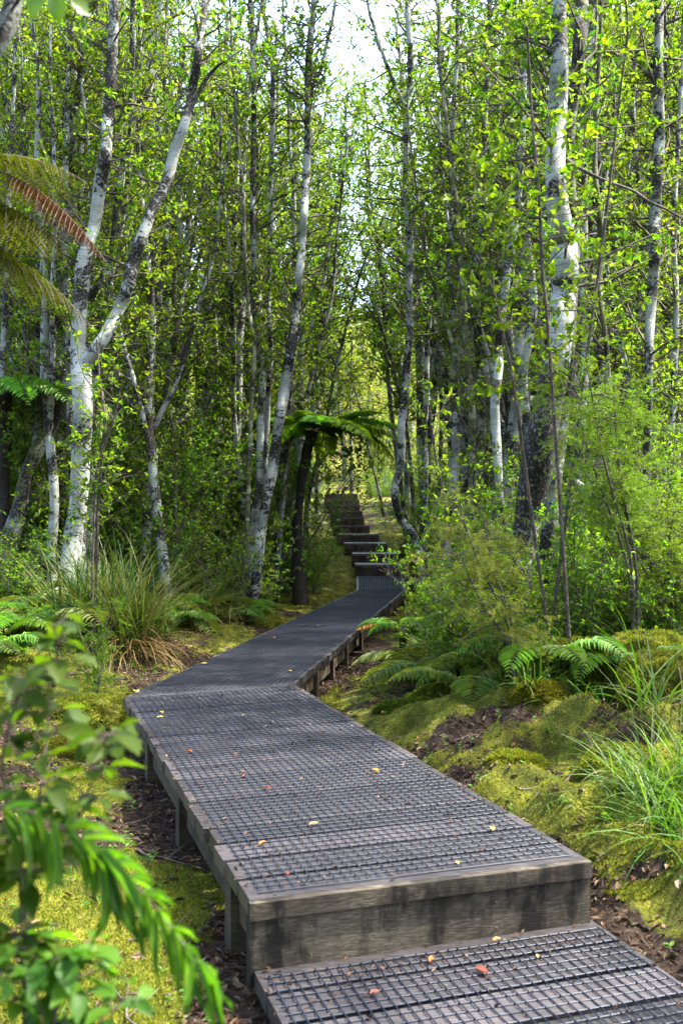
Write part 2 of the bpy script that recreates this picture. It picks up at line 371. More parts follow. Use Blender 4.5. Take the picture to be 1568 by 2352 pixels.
mk = N(nt, 'ShaderNodeMapRange'); nt.links.new(ma.outputs[0], mk.inputs[0]); mk.inputs[1].default_value = .66; mk.inputs[2].default_value = .84
col = mixc(nt, mk.outputs[0], lc, mc)
b = N(nt, 'ShaderNodeBsdfPrincipled'); b.inputs['Roughness'].default_value = .92; b.inputs['Specular IOR Level'].default_value = .15
nt.links.new(col, b.inputs['Base Color'])
bs = N(nt, 'ShaderNodeMath', operation='ADD'); nt.links.new(n1.outputs[0], bs.inputs[0]); nt.links.new(n3.outputs[0], bs.inputs[1])
bp = N(nt, 'ShaderNodeBump'); bp.inputs['Strength'].default_value = .9; bp.inputs['Distance'].default_value = .02
nt.links.new(bs.outputs[0], bp.inputs['Height']); nt.links.new(bp.outputs[0], b.inputs['Normal'])
nt.links.new(b.outputs[0], out.inputs[0]); M['ground'] = m

# ------------------------------------------------------------------ the path's plan and the terrain
SL, SR = np.array([-.278, 3.04]), np.array([.845, 3.416])        # near edge of upper deck
CL, CR = np.array([-1.442, 6.61]), np.array([-.341, 7.147])      # the bend
EL, ER = np.array([.259, 17.4]), np.array([1.12, 17.4])          # end of the far run
STEPS = [(20.0, .345, 818, 926), (21.2, .529, 810, 917), (22.6, .725, 791, 888), (24.1, .918, 774, 869), (25.8, 1.127, 766, 847),
         (27.6, 1.355, 762, 835), (29.5, 1.563, 760, 831), (31.5, 1.78, 752, 825), (33.5, 2.0, 745, 824), (36.0, 2.27, 746, 820)]
Yk = [-3.0, 3.04, 6.8, 17.4, 20.0]; XL = [-.05+1.4, -.278, -1.42, .259, .297]; XR = [2.9, .72, -.36, 1.12, 1.24]
ZK = [-.47, -.33, -.29, -.26, .06]
for Y, z, a, c in STEPS[1:]:
    Yk.append(Y); XL.append((a-784)/F*Y); XR.append((c-784)/F*Y); ZK.append(z-.28)
Yk += [40, 60]; XL += [-.6, -.6]; XR += [.7, .7]; ZK += [2.12, 2.2]
def terrain(x, y, detail=True):
    x = np.asarray(x, dtype=np.float64); y = np.asarray(y, dtype=np.float64)
    xl = np.interp(y, Yk, XL); xr = np.interp(y, Yk, XR); zp = np.interp(y, Yk, ZK)
    dl = np.maximum(0, xl-x); dr = np.maximum(0, x-xr); d = dl+dr
    near = np.clip((9.5-y)/3.5, 0, 1)
    left = (.06*near+.16*(1-near))*np.minimum(dl, 3.2)+.05*np.maximum(dl-3.2, 0)
    right = (.25*near+.16*(1-near))*np.clip(dr-.15, 0, 1.6)+.06*np.maximum(dr-1.75, 0)
    h = zp+left+right
    up = np.clip((y-20)/10, 0, 1)
    h = h-up*.10*np.minimum(d, 3)
    far = np.clip((y-52)/50, 0, 1); h = h+far*far*(3-2*far)*17*np.clip(1.0-np.abs(x-10)/220, .4, 1)
    side = np.clip(d/.5, 0, 1)
    h = h+side*(.16*(fbm(x*.8+3, y*.8, 1)-.5))
    if detail:
        b1 = 1-np.abs(2*fbm(x*2.6, y*2.6, 11, 2)-1); b2 = 1-np.abs(2*vn(x*7, y*7, 23)-1)
        mk = mossmask(x, y)
        lump = np.clip((dr-.35)/.4, 0, 1)*np.clip((2.6-dr)/.5, 0, 1)*np.clip((7.2-y)/.8, 0, 1)+.35*np.clip((dl-.5)/.4, 0, 1)*np.clip((7.5-y)/.8, 0, 1)
        b3 = np.sqrt(np.clip(1-np.abs(2*fbm(x*1.9+5, y*1.9+2, 77, 2)-1)*1.6, 0, 1)); b4 = 1-np.abs(2*vn(x*4.6, y*4.6, 91)-1)
        h = h+lump*(.25*(b3-.5)+.12*(b4-.5))
        h = h+side*(.10*(b1-.6)*mk+.035*b2*mk+.03*(fbm(x*9, y*9, 31, 3)-.5))
    return h
def mossmask(x, y):
    x = np.asarray(x, dtype=np.float64); y = np.asarray(y, dtype=np.float64)
    xl = np.interp(y, Yk, XL); xr = np.interp(y, Yk, XR)
    dl = np.maximum(0, xl-x); dr = np.maximum(0, x-xr); d = dl+dr
    n = fbm(x*1.5+9, y*1.5+4, 5, 4)
    m = (n-.5)*3.6+.30+(fbm(x*7, y*7, 55, 3)-.5)*1.1+.9*(y > 38)
    m = m+np.where((dl > .22) & (dl < 2.2) & (y < 9), .22, 0)+np.where((dr > .45) & (dr < 2.8) & (y < 6.8), .34, 0)-np.where((dr > 1.0) & (y > 6.6), .35, 0)-np.where((dr > 0) & (dr < .5) & (y < 7), .25, 0)
    m = m+np.where((dl < 1.3) & (y > 15) & (y < 30), .45, 0)+np.where((dr < 1.2) & (y > 8) & (y < 16), .22, 0)+np.where((dr < 2.5) & (y >= 16) & (y < 40), .55, 0)
    m = m-np.where((dl > 0) & (dl < .34) & (y < 6.5), .5*(1-dl/.34), 0)-np.where(d <= 0, .5, 0)
    m = m-np.clip((d-2.6)*.35, 0, .7)*(y < 30)
    return np.clip(m, 0, 1)
def gz(x, y): return float(terrain(np.array([x]), np.array([y]))[0])

def axis(parts):
    out = []
    for a, b_, s in parts: out += list(np.arange(a, b_, s))
    return np.array(out)
gx = axis([(-260, -60, 10), (-60, -16, 1.5), (-16, -5, .25), (-5, -2.6, .06), (-2.6, 3.0, .03), (3.0, 6, .08), (6, 16, .25), (16, 60, 1.5), (60, 261, 10)])
gy = axis([(-30, -4, 2), (-4, 1.8, .25), (1.8, 9.5, .03), (9.5, 20, .07), (20, 40, .15), (40, 70, 1), (70, 301, 7)])
X, Yg = np.meshgrid(gx, gy)
Z = terrain(X, Yg); MM = mossmask(X, Yg)
nx, ny = len(gx), len(gy)
I = np.arange(nx*ny).reshape(ny, nx)
mb = MB(); mb.add(np.stack([X, Yg, Z], -1).reshape(-1, 3), np.stack([I[:-1, :-1], I[:-1, 1:], I[1:, 1:], I[1:, :-1]], -1).reshape(-1, 4))
tagit(mb.build('ground', M['ground'], attrs={'moss': MM.ravel()}), kind='structure')

# moss tufts: a fur of tiny blades over the mossy ground near the lens
def scatter(n, x0, x1, y0, y1, power=1.0):
    u = rng.random(n)**power
    return rng.uniform(x0, x1, n), y0+(y1-y0)*u
def fur(mb, n, x0, x1, y0, y1, L, thr=.5, power=1.6):
    x, y = scatter(n, x0, x1, y0, y1, power)
    k = (mossmask(x, y)+.35*(fbm(x*28, y*28, 3, 3)-.3)) > thr
    x, y = x[k], y[k]; z = terrain(x, y)
    c = np.stack([x, y, z-.002], -1); m_ = len(c)
    d = np.stack([rng.normal(0, .55, m_), rng.normal(0, .55, m_), np.ones(m_)], -1)
    up = np.stack([rng.normal(0, 1, m_), rng.normal(-.4, 1, m_), rng.normal(0, .3, m_)], -1)
    leaves(mb, c, d, up, rng.uniform(.6, 1.5, m_)*L, L*.42, '4')
mb = MB()
fur(mb, 260000, -3.2, 0, 2.6, 8.5, .013)
fur(mb, 140000, .2, 3.4, 3.6, 9.0, .013)
fur(mb, 60000, -3, 2.6, 8.5, 26, .028, power=1.2)
tagit(mb.build('moss_carpet', M['moss_tuft'], smooth=False), 'carpet of fuzzy yellow-green moss covering the ground beside the deck', 'moss', kind='stuff')

mb = MB()
def litter(n, x0, x1, y0, y1, L, power=1.4, thr=.62):
    x, y = scatter(n, x0, x1, y0, y1, power)
    xl = np.interp(y, Yk, XL); xr = np.interp(y, Yk, XR)
    k = (mossmask(x, y) < thr) | (rng.random(len(x)) < .16)
    x, y = x[k], y[k]; z = terrain(x, y)+rng.uniform(.002, .012, len(x)); m_ = len(x)
    a = rng.uniform(0, 6.28, m_)
    d = np.stack([np.cos(a), np.sin(a), rng.normal(0, .3, m_)], -1)
    up = np.stack([rng.normal(0, .45, m_), rng.normal(0, .45, m_), np.ones(m_)], -1)
    l = rng.uniform(.5, 1.4, m_)*L
    leaves(mb, np.stack([x, y, z], -1), d, up, l, l*rng.uniform(.25, .55, m_), '6')
litter(70000, -4, 5, 2.4, 11, .036); litter(14000, -9, 9, 9, 30, .06, 1.1, .8)
# needles and thin twigs in the litter
x, y = scatter(9000, -3.5, 3.5, 2.4, 10, 1.4); k = mossmask(x, y) < .5; x, y = x[k], y[k]; a = rng.uniform(0, 6.28, len(x))
leaves(mb, np.stack([x, y, terrain(x, y)+.006], -1), np.stack([np.cos(a), np.sin(a), rng.normal(0, .15, len(x))], -1), np.tile([0, 0, 1.], (len(x), 1)), rng.uniform(.04, .16, len(x)), .004, '4')
tagit(mb.build('leaf_litter', M['litter'], smooth=False), 'brown fallen leaves and needles littering the forest floor', 'leaf litter', kind='stuff')

# ------------------------------------------------------------------ boardwalk
def lerp(a, b_, t): return a+(b_-a)*t
def rail(a, b_): return lambda s: a+(b_-a)/np.linalg.norm(b_-a)*s
PITCH, GAP, TH = .185, .021, .056
def planks(mb, fl, fr, s_edges, z, fan=lambda s: s, zf=None, th=TH, over=.0):
    """fl, fr: left and right edge as functions of distance; one closed board per interval"""
    for i in range(len(s_edges)-1):
        a, c = s_edges[i]+GAP*.5, s_edges[i+1]-GAP*.5
        w = c-a; ch = .0008
        prof = [(a, -th), (a, -ch), (a+ch, 0), (c-ch, 0), (c, -ch), (c, -th)]
        zz = z+random.uniform(-.0018, .0018); tl = random.uniform(-.010, .010)*(i > 1); tr = random.uniform(-.010, .010)*(i > 1)
        vs = []
        K = 5
        for k in range(K):
            t = k/(K-1)
            for s, dz in prof:
                L_ = fl(s); R_ = fr(fan(s)); u = (R_-L_)/np.linalg.norm(R_-L_)
                p = lerp(L_-u*(over+tl), R_+u*(over+tr), t)
                zb = zz if zf is None else zf(s)+zz
                vs.append([p[0], p[1], zb+dz+(random.uniform(-.0008, .0008) if dz > -.01 else 0)])
        q = []
        for k in range(K-1):
            for j in range(6): q.append([k*6+j, k*6+(j+1) % 6, (k+1)*6+(j+1) % 6, (k+1)*6+j])
        e = (K-1)*6
        q += [[0, 5, 4, 1], [1, 4, 3, 2], [e+1, e+4, e+5, e], [e+2, e+3, e+4, e+1]]
        mb.add(vs, [list(reversed(f)) for f in q])
def netting(mb, fl, fr, s0, s1, z, fan=lambda s: s, zf=None, rowp=.046, colp=.036, rad=.0024, inset=.045, step=.023):
    W = np.linalg.norm(fr(fan((s0+s1)/2))-fl((s0+s1)/2)); nc = int((W-2*inset)/colp)
    zz = lambda s: z+.0035 if zf is None else z+zf(s)+.0035
    def pt(s, t):
        L_ = fl(s); R_ = fr(fan(s)); u = (R_-L_)/np.linalg.norm(R_-L_); p = lerp(L_+u*inset, R_-u*inset, t)
        return [p[0], p[1], zz(s)]
    for i in range(nc+1):
        t = i/nc
        ss = np.arange(s0+.03, s1-.01, .19 if s1-s0 > 2 else .1)
        pts = np.array([pt(s, t+random.uniform(-.0022, .0022)) for s in ss]); pts[:, 2] += .002+np.random.default_rng(i).uniform(-.001, .0035, len(pts))
        tube(mb, pts, rad, 4)
    for s in np.arange(s0+.03, s1-.02, rowp):
        j = random.uniform(-.004, .004)
        pts = np.array([pt(s+j+random.uniform(-.0035, .0035), t) for t in np.linspace(-.01, 1.01, 6)]); tube(mb, pts, rad, 4)
def beam(mb, a, b_, w, z0, z1):
    a = np.asarray(a); b_ = np.asarray(b_); u = (b_-a)/np.linalg.norm(b_-a); n = np.array([-u[1], u[0]])*w*.5
    c = [a-n, b_-n, b_+n, a+n]
    z0 = np.broadcast_to(z0, (2,)); z1 = np.broadcast_to(z1, (2,))
    zi = [0, 1, 1, 0]
    hexa(mb, [[*p, z0[zi[i]]] for i, p in enumerate(c)], [[*p, z1[zi[i]]] for i, p in enumerate(c)])

d1 = (CL-SL)/np.linalg.norm(CL-SL); dR1 = (CR-SR)/np.linalg.norm(CR-SR)
n1v = (SR-SL)/np.linalg.norm(SR-SL)
walk = empty('boardwalk', (0, 5, -.5), 'raised timber boardwalk covered in wire netting, bending through the forest to the stairs', 'boardwalk')
O = (0, 5, -.5)
# near run
Len1 = np.linalg.norm(CL-SL); LenR = np.linalg.norm(CR-SR); fl, fr = rail(SL, CL), rail(SR, CR)
ns = round(Len1/PITCH); se = np.linspace(0, Len1, ns+1)
fan1 = lambda s: s*LenR/Len1
mb = MB(); planks(mb, fl, fr, se, 0, fan1); mb.build('decking', M['plank'], walk, smooth=False, origin=O)
mb = MB(); netting(mb, fl, fr, .02, Len1, 0, fan1, rowp=PITCH/4)
mb.build('netting', M['wire'], walk, origin=O)
# far run with the boards fanning round the bend, then rising gently to the stairs
Len2 = np.linalg.norm(EL-CL); fl2, fr2 = rail(CL, EL), rail(CR, ER)
LenR2 = np.linalg.norm(ER-CR)
gapR = Len2-LenR2
fan2 = lambda s: s-gapR*(1-math.exp(-s/1.4))/(1-math.exp(-Len2/1.4))
ns = round(Len2/PITCH); se2 = np.linspace(0, Len2, ns+1)
zr = lambda s: 0.0
mb = MB(); planks(mb, fl2, fr2, se2, 0, fan2); mb.build('decking', M['plank'], walk, smooth=False, origin=O)
mb = MB(); netting(mb, fl2, fr2, .0, Len2, 0, fan2, rowp=PITCH/3, rad=.0021); mb.build('netting', M['wire'], walk, origin=O)
# ramp up to the first stair
FL, FR = np.array([.297, 20.0]), np.array([1.24, 20.0])
fl3, fr3 = rail(EL, FL), rail(ER, FR); Len3 = 2.6
zf3 = lambda s: .118*s/Len3
se3 = np.linspace(0, Len3, 15)
mb = MB(); planks(mb, fl3, fr3, se3, 0, zf=zf3); mb.build('decking', M['tread'], walk, smooth=False, origin=O)
mb = MB(); netting(mb, fl3, fr3, 0, Len3, .0, zf=zf3, rad=.003); mb.build('netting', M['wire'], walk, origin=O)
# edge joists
def joist(a, b_, side, z1=-TH-.002, dep=.15, w=.048, inset=.07):
    u = (b_-a)/np.linalg.norm(b_-a); n = np.array([u[1], -u[0]])*side*inset
    mb = MB(); beam(mb, a+n+u*.012, b_+n, w, z1-dep, z1); mb.build('edge_joist', M['beam'], walk, smooth=False, origin=O)
joist(SL, CL, 1); joist(SR, CR, -1); joist(CL, EL, 1); joist(CR, ER, -1); joist(EL, FL, 1, dep=.14); joist(ER, FR, -1, dep=.14)
def posts(a, b_, side, ss):
    u = (b_-a)/np.linalg.norm(b_-a); n = np.array([u[1], -u[0]])*side
    for s in ss:
        p = a+u*s+n*.095*1.0+n*.055; z = gz(*p)
        mb = MB(); q = p-n*.09
        beam(mb, q-u*.05, q+u*.05, .09, min(z, -.3)-.3, -TH-.004)
        mb.build('support_post', M['beam'], walk, smooth=False, origin=O)
posts(SL, CL, 1, [.42, 1.55, 2.7]); posts(SR, CR, -1, [.5, 1.9, 3.3]); posts(CR, ER, -1, [.25, 1.15, 2.05, 3.0, 4.2, 5.6]); posts(CL, EL, 1, [1.4, 3.4])
# front riser and nosing face
mb = MB(); hh = d1*.024; e = n1v*.004
a_, b__ = SL+d1*.006-e, SR+d1*.006+e
beam(mb, a_+hh-d1*.016, b__+hh-d1*.016, .046, -.26, -TH-.003); rb = mb.build('riser_board', M['plank_end'], walk, smooth=False, origin=O)
mb = MB()
g_ = lambda t: SL+(SR-SL)*t
beam(mb, g_(-.004)-d1*.004, g_(1.004)-d1*.004, .030, -TH-.0, -.003)
mb.build('nosing', M['plank_end'], walk, smooth=False, origin=O)
mb = MB()
for t in (.16, .70):
    for z in (-.10, -.185):
        p = SL+(SR-SL)*t-d1*.0105; u = np.array([*n1v, 0]); 
        tube(mb, [[p[0], p[1], z], [p[0]-d1[0]*.002, p[1]-d1[1]*.002, z]], .004, 8)
mb.build('nail', M['stick'], walk, origin=O)

# lower deck in front of the riser
low = empty('lower_deck', (0.6, 2, -.6), 'lowest netted timber deck, one step down in front of the grey riser', 'deck')
O2 = (0.6, 2, -.6)
LL = SL+n1v*.01+d1*.02; LR = SR+n1v*.02+d1*.02
fl4 = lambda s: LL-d1*s; fr4 = lambda s: LR-d1*s
se4 = np.arange(0, 4.2, .19)
mb = MB(); planks(mb, lambda s: LL-d1*s, lambda s: LR-d1*s, se4, -.213); mb.build('decking', M['plank'], low, smooth=False, origin=O2)
mb = MB(); netting(mb, fl4, fr4, .06, 3.9, -.213, rowp=.19/4, rad=.0027, inset=.03); mb.build('netting', M['wire'], low, origin=O2)
for s_, A in ((1, LL), (-1, LR)):
    mb = MB(); beam(mb, A+n1v*.05*s_, A-d1*4.0+n1v*.05*s_, .045, -.43, -.213-TH-.002); mb.build('edge_joist', M['beam'], low, smooth=False, origin=O2)
    for s in (.12, 1.5, 2.9):
        p = A-d1*s+n1v*.12*s_; mb = MB(); beam(mb, p-n1v*.045, p+n1v*.045, .09, gz(*p)-.3, -.213-TH-.004); mb.build('support_post', M['beam'], low, smooth=False, origin=O2)

# stairs
st = empty('timber_stairs', (.6, 20, 0), 'flight of ten dark timber steps climbing the slope at the end of the boardwalk', 'stairs')
O3 = (.6, 20, 0)
for i, (Y, z, a, c) in enumerate(STEPS):
    x0, x1 = (a-784)/F*Y, (c-784)/F*Y
    Y1 = STEPS[i+1][0]+.02 if i < 9 else 39.0
    zb = (STEPS[i-1][1] if i else .118)-.03
    mb = MB()
    box(mb, x0, x1, Y, Y+.045, zb, z-.045)
    box(mb, x0, x0+.04, Y+.048, Y1, zb-.15, z-.046); box(mb, x1-.04, x1, Y+.048, Y1, zb-.15, z-.046)
    box(mb, x0-.02, x0+.06, Y+.06, Y+.14, zb-.3, z-.047); box(mb, x1-.06, x1+.02, Y+.06, Y+.14, zb-.3, z-.047)
    s = mb.build('step', M['stair'], st, smooth=False, origin=O3)
    mb = MB(); L0, R0 = np.array([x0-.01, Y-.012]), np.array([x1+.01, Y-.012])
    n_ = max(3, int((Y1-Y)/.2)); planks(mb, lambda t: L0+np.array([0, t]), lambda t: R0+np.array([0, t]), np.linspace(0, Y1-Y+.01, n_+1), z, th=.044)
    t_ = mb.build('tread', M['tread'], s, smooth=False, origin=O3)
# ------------------------------------------------------------------ trees
def poly_to_world(pl, Y, dy=.12, seed=0):
    g = np.random.default_rng(seed)
    out = []
    for k, (px, py, w) in enumerate(pl):
        yy = Y+(g.uniform(-dy, dy) if k else 0)
        p = P(px, py, yy); out.append([*p, w/F*yy*.5])
    return out
def crown_shoots(mt, ml, path, n, zmin, leafL=.062, reach=(.35, 1.2), per=26, face=.45, ztop=1e9, seed=0, tpl='6', updir=.35):
    """leafy shoots along a stem path (rows x,y,z,r)"""
    g = np.random.default_rng(seed)
    p = np.asarray(path)
    ok = np.where((p[:, 2] > zmin) & (p[:, 2] < ztop))[0]
    if len(ok) == 0: return
    C = []; D = []; 
    for i in range(n):
        k = ok[g.integers(len(ok))]; base = p[k, :3]
        az = g.uniform(0, 2*math.pi)
        if math.sin(az) < -.3 and g.random() < face: az = -az
        ln = g.uniform(*reach); el = g.uniform(-.1, 1.0)
        dirv = np.array([math.cos(az)*math.cos(el), math.sin(az)*math.cos(el), math.sin(el)])
        K = 5; pts = [base]
        for j in range(K-1):
            dirv = dirv+g.normal(0, .22, 3)+np.array([0, 0, updir*.25]); dirv /= np.linalg.norm(dirv)
            pts.append(pts[-1]+dirv*ln/(K-1))
        pts = np.array(pts)
        tube(mt, pts, np.linspace(min(p[k, 3]*.45, .011+.006*ln), .0022, K), 3)
        # twigs
        m_ = per
        t = g.uniform(.28, 1.0, m_)*(K-1); ii = np.minimum(t.astype(int), K-2); f = (t-ii)[:, None]
        on = pts[ii]*(1-f)+pts[ii+1]*f
        nt_ = max(3, m_//8)
        tw = g.integers(0, nt_, m_)
        off = g.normal(0, 1, (nt_, 3)); off /= np.linalg.norm(off, axis=1, keepdims=True); off *= g.uniform(.06, .24, (nt_, 1)); off[:, 2] += .04
        tb = pts[np.minimum((g.uniform(.35, 1, nt_)*(K-1)).astype(int), K-1)]
        for a, c in zip(tb, off): tube(mt, [a, a+c*.6, a+c*1.05], [.003, .0022, .0015], 3)
        cen = tb[tw]+off[tw]*g.uniform(.65, 1.12, (m_, 1))
        c = np.where(g.random((m_, 1)) < .8, cen, on)+g.normal(0, .012, (m_, 3))
        dd = off[tw]/np.linalg.norm(off[tw], axis=1, keepdims=True)*.5+g.normal(0, .55, (m_, 3))+np.array([0, 0, .12])
        C.append(c); D.append(dd)
    C = np.concatenate(C); D = np.concatenate(D); m_ = len(C)
    up = np.stack([g.normal(0, .5, m_), g.normal(-.12, .5, m_), np.ones(m_)], -1)
    L = g.uniform(.45, 1.3, m_)*leafL
    leaves(ml, C, D, up, L, L*g.uniform(.5, .66, m_), tpl)

TREES = []
def tree(name, label, group, Y, stems, bark='bark', n=70, zmin=1.0, leafL=.058, leafm='leaf', per=34, reach=(.35, 1.2), ext=2.2, base_stem=0, face=.7, root=True, cat='tree', ztop=1e9, seed=None, dark=(), clean=()):
    seed = int(sum(map(ord, label))) if seed is None else seed
    g = np.random.default_rng(seed)
    mt = MB(); mtw = MB(); ml = MB(); paths = []
    org = None
    for si, pl in enumerate(stems):
        w = poly_to_world(pl, Y, seed=seed+si)
        if si == base_stem:
            # down to the ground
            x, y, z, r = w[0]; zg = gz(x, y)
            dxy = (np.array(w[0][:2])-np.array(w[1][:2])); dz = w[1][2]-w[0][2]; sl = np.clip(dxy/max(dz, .1), -.35, .35)
            if z > zg+.05:
                bx, by = x+sl[0]*(z-zg)*.8, y+sl[1]*.0
                zg = gz(bx, by)
                w = [[bx, by, zg-.12, r*1.55], [bx*.85+x*.15, by, zg+.10, r*1.18]]+w
            else: w = [[x, y, zg-.15, r*1.3]]+w
            org = (w[0][0], w[0][1], gz(w[0][0], w[0][1]))
        if pl[-1][1] < 60 and ext:
            a, c = np.array(w[-1]), np.array(w[-2]); u = (a-c)[:3]; u /= np.linalg.norm(u); u = u*.7+np.array([0, 0, .5])
            w.append([*(a[:3]+u*ext*.5+g.normal(0, .06, 3)), a[3]*.7]); w.append([*(a[:3]+u*ext+g.normal(0, .12, 3)), .012])
        s = smooth_path(w, .085 if Y < 12 else .12)
        s[:, 3] = np.maximum(s[:, 3], .004)
        tube(mt, s[:, :3], s[:, 3], 12 if Y < 12 else 9, lump=.07, seed=seed+si*7)
        paths.append(s)
    tot = sum(len(p) for p in paths)
    for si, s in enumerate(paths):
        crown_shoots(mtw, ml, s, max(3, int(1.45*n*len(s)/tot)), zmin, leafL, reach, per, face, ztop=ztop, seed=seed+si*31)
    root_ = empty(name, org, label, cat, group)
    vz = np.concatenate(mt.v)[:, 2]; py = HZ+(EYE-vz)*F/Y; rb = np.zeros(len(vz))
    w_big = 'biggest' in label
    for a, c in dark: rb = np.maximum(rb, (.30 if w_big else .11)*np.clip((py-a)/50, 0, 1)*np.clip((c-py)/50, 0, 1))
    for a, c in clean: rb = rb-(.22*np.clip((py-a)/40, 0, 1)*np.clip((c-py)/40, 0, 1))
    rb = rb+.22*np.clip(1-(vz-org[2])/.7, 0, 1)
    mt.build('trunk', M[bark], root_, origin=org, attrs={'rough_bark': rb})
    if mtw.n: mtw.build('twigs', M['twig'], root_, origin=org)
    if ml.n: ml.build('crown', M[leafm], root_, origin=org, smooth=False)
    return root_

G1 = 'pale-barked trees standing beside the boardwalk'
tree('pale_tree', 'thick white-barked tree forking into a Y at head height, left of the boardwalk', G1, 11.0, [
    [(135, 1400, 52), (155, 1330, 44), (167, 1240, 44), (180, 1150, 44), (186, 1050, 42), (190, 950, 45), (188, 880, 46), (184, 835, 44), (180, 784, 36), (188, 650, 36), (195, 590, 34), (215, 525, 28), (228, 440, 30), (242, 350, 28), (247, 280, 28), (255, 200, 26), (258, 100, 24), (262, 20, 22)],
    [(188, 850, 28), (208, 815, 27), (240, 775, 28), (272, 710, 28), (295, 650, 30), (306, 600, 30), (320, 560, 28), (350, 480, 26), (380, 425, 24), (400, 350, 26), (425, 280, 22), (440, 215, 20), (455, 125, 20), (468, 30, 14)],
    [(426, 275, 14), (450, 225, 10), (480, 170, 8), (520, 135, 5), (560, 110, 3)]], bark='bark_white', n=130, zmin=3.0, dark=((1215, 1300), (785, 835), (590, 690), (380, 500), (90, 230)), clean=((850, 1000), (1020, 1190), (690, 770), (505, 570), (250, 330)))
tree('mottled_tree', 'dark mottled tree leaning right from the far left edge, forked low', G1, 12.0, [
    [(0, 1330, 46), (25, 1230, 40), (50, 1150, 34), (60, 1085, 28), (85, 1025, 25), (92, 960, 22), (100, 885, 22), (112, 830, 20), (120, 800, 20), (125, 750, 22), (132, 690, 20), (145, 625, 18), (155, 565, 16), (160, 450, 15), (170, 300, 14), (190, 120, 12), (195, 20, 10)],
    [(48, 1120, 24), (80, 1055, 24), (105, 1010, 22), (120, 985, 22), (140, 925, 22), (150, 835, 20), (160, 760, 16), (200, 690, 18), (235, 640, 20), (262, 560, 20), (272, 450, 20), (285, 380, 16), (302, 300, 16), (302, 180, 14), (305, 30, 12)]], bark='bark_dark', n=95, zmin=2.2)
tree('pale_tree', 'slender pale tree at the very left edge, beside the tree fern fronds', G1, 12.5, [
    [(-12, 1100, 16), (-2, 980, 15), (3, 880, 14), (10, 750, 14), (13, 690, 14), (16, 620, 14), (22, 540, 12), (20, 420, 12), (30, 250, 10), (36, 20, 8)]], n=55, zmin=2.2)
tree('pale_tree', 'white tree with dark rings standing upright just behind the forked white tree', G1, 15.0, [
    [(303, 1180, 18), (300, 1110, 22), (300, 1035, 30), (303, 985, 27), (300, 935, 27), (302, 885, 26), (303, 810, 24), (300, 735, 20), (305, 680, 18), (304, 600, 16), (316, 520, 18), (326, 465, 20), (322, 380, 18), (330, 280, 18), (345, 170, 20), (352, 100, 22), (365, 20, 20)],
    [(348, 165, 14), (378, 100, 12), (396, 20, 10)]], n=85, zmin=2.6, bark='bark_white')
tree('bent_tree', 'thin mossy brown tree curving up to the right among the left-hand ferns', G1, 14.0, [
    [(318, 1185, 14), (326, 1130, 12), (335, 1085, 11), (342, 1050, 11), (350, 1015, 12), (362, 970, 12), (375, 935, 12), (382, 895, 12), (387, 860, 12), (394, 820, 13), (401, 790, 14), (407, 745, 13), (400, 700, 12), (401, 640, 12), (392, 575, 9), (386, 480, 9), (384, 330, 8), (376, 160, 7), (384, 15, 6)]], bark='bark_mossy', n=42, zmin=3)
tree('lichen_tree', 'thin pale-green lichen-hung tree standing between the forked tree and the trunk cluster', G1, 17.0, [
    [(492, 975, 9), (505, 900, 10), (512, 820, 10), (515, 750, 10), (520, 650, 11), (514, 590, 9), (510, 550, 9), (502, 450, 9), (500, 350, 8), (492, 250, 7), (484, 175, 6)]], bark='bark_mossy', n=45, zmin=3.0, ztop=9)
G2 = 'cluster of pale stems left of the far boardwalk'
tree('pale_tree', 'straight mottled stem of the trunk cluster left of the boardwalk', G2, 13.8, [
    [(555, 1440, 30), (565, 1360, 28), (574, 1290, 27), (578, 1240, 20), (584, 1190, 18), (595, 1110, 17), (597, 1035, 18), (600, 935, 18), (601, 870, 17), (599, 835, 17), (590, 785, 15), (585, 735, 13), (580, 700, 13), (583, 620, 13), (582, 550, 13), (580, 450, 13), (583, 300, 13), (582, 200, 12), (580, 100, 12), (575, 15, 11)],
    [(580, 130, 8), (592, 60, 6), (600, 10, 5)]], n=50, zmin=3.0, ztop=9, bark='bark')
tree('white_tree', 'whitest curving stem on the path side of the trunk cluster, forked near its top', G2, 13.6, [
    [(580, 1410, 22), (588, 1330, 20), (592, 1255, 18), (600, 1215, 20), (608, 1170, 22), (618, 1120, 24), (626, 1075, 26), (635, 1010, 25), (643, 950, 25), (651, 910, 25), (660, 850, 24), (667, 800, 24), (675, 750, 21), (681, 690, 20), (686, 630, 20), (692, 585, 20), (695, 540, 18), (697, 500, 18), (701, 425, 17), (706, 325, 17), (705, 250, 13), (708, 150, 16), (715, 60, 15), (720, 10, 13)],
    [(702, 222, 10), (718, 190, 10), (735, 165, 9), (744, 130, 8), (752, 90, 8), (768, 15, 7)]], n=80, zmin=3.2, ztop=9, bark='bark_white', ext=2.0, reach=(.4, 1.4))
tree('slim_tree', 'slim middle stem squeezed between the two thicker cluster trunks', G2, 14.2, [
    [(602, 1250, 12), (610, 1160, 12), (611, 1085, 12), (613, 985, 12), (617, 885, 12), (622, 810, 11), (618, 750, 10), (617, 690, 10), (619, 600, 11), (622, 500, 12), (623, 400, 11), (626, 250, 12), (625, 150, 10), (612, 60, 9), (606, 10, 8)]], n=42, zmin=3, ztop=9, bark='bark_white')
tree('mossy_tree', 'thin moss-furred stem on the left flank of the trunk cluster', G2, 13.2, [
    [(558, 1330, 15), (566, 1240, 11), (570, 1150, 10), (571, 1085, 10), (575, 985, 11), (580, 885, 10), (584, 800, 9), (570, 700, 9), (562, 600, 8), (560, 480, 8), (548, 330, 7), (536, 180, 6), (528, 15, 5)]], n=38, zmin=2.8, ztop=9, bark='bark_mossy')
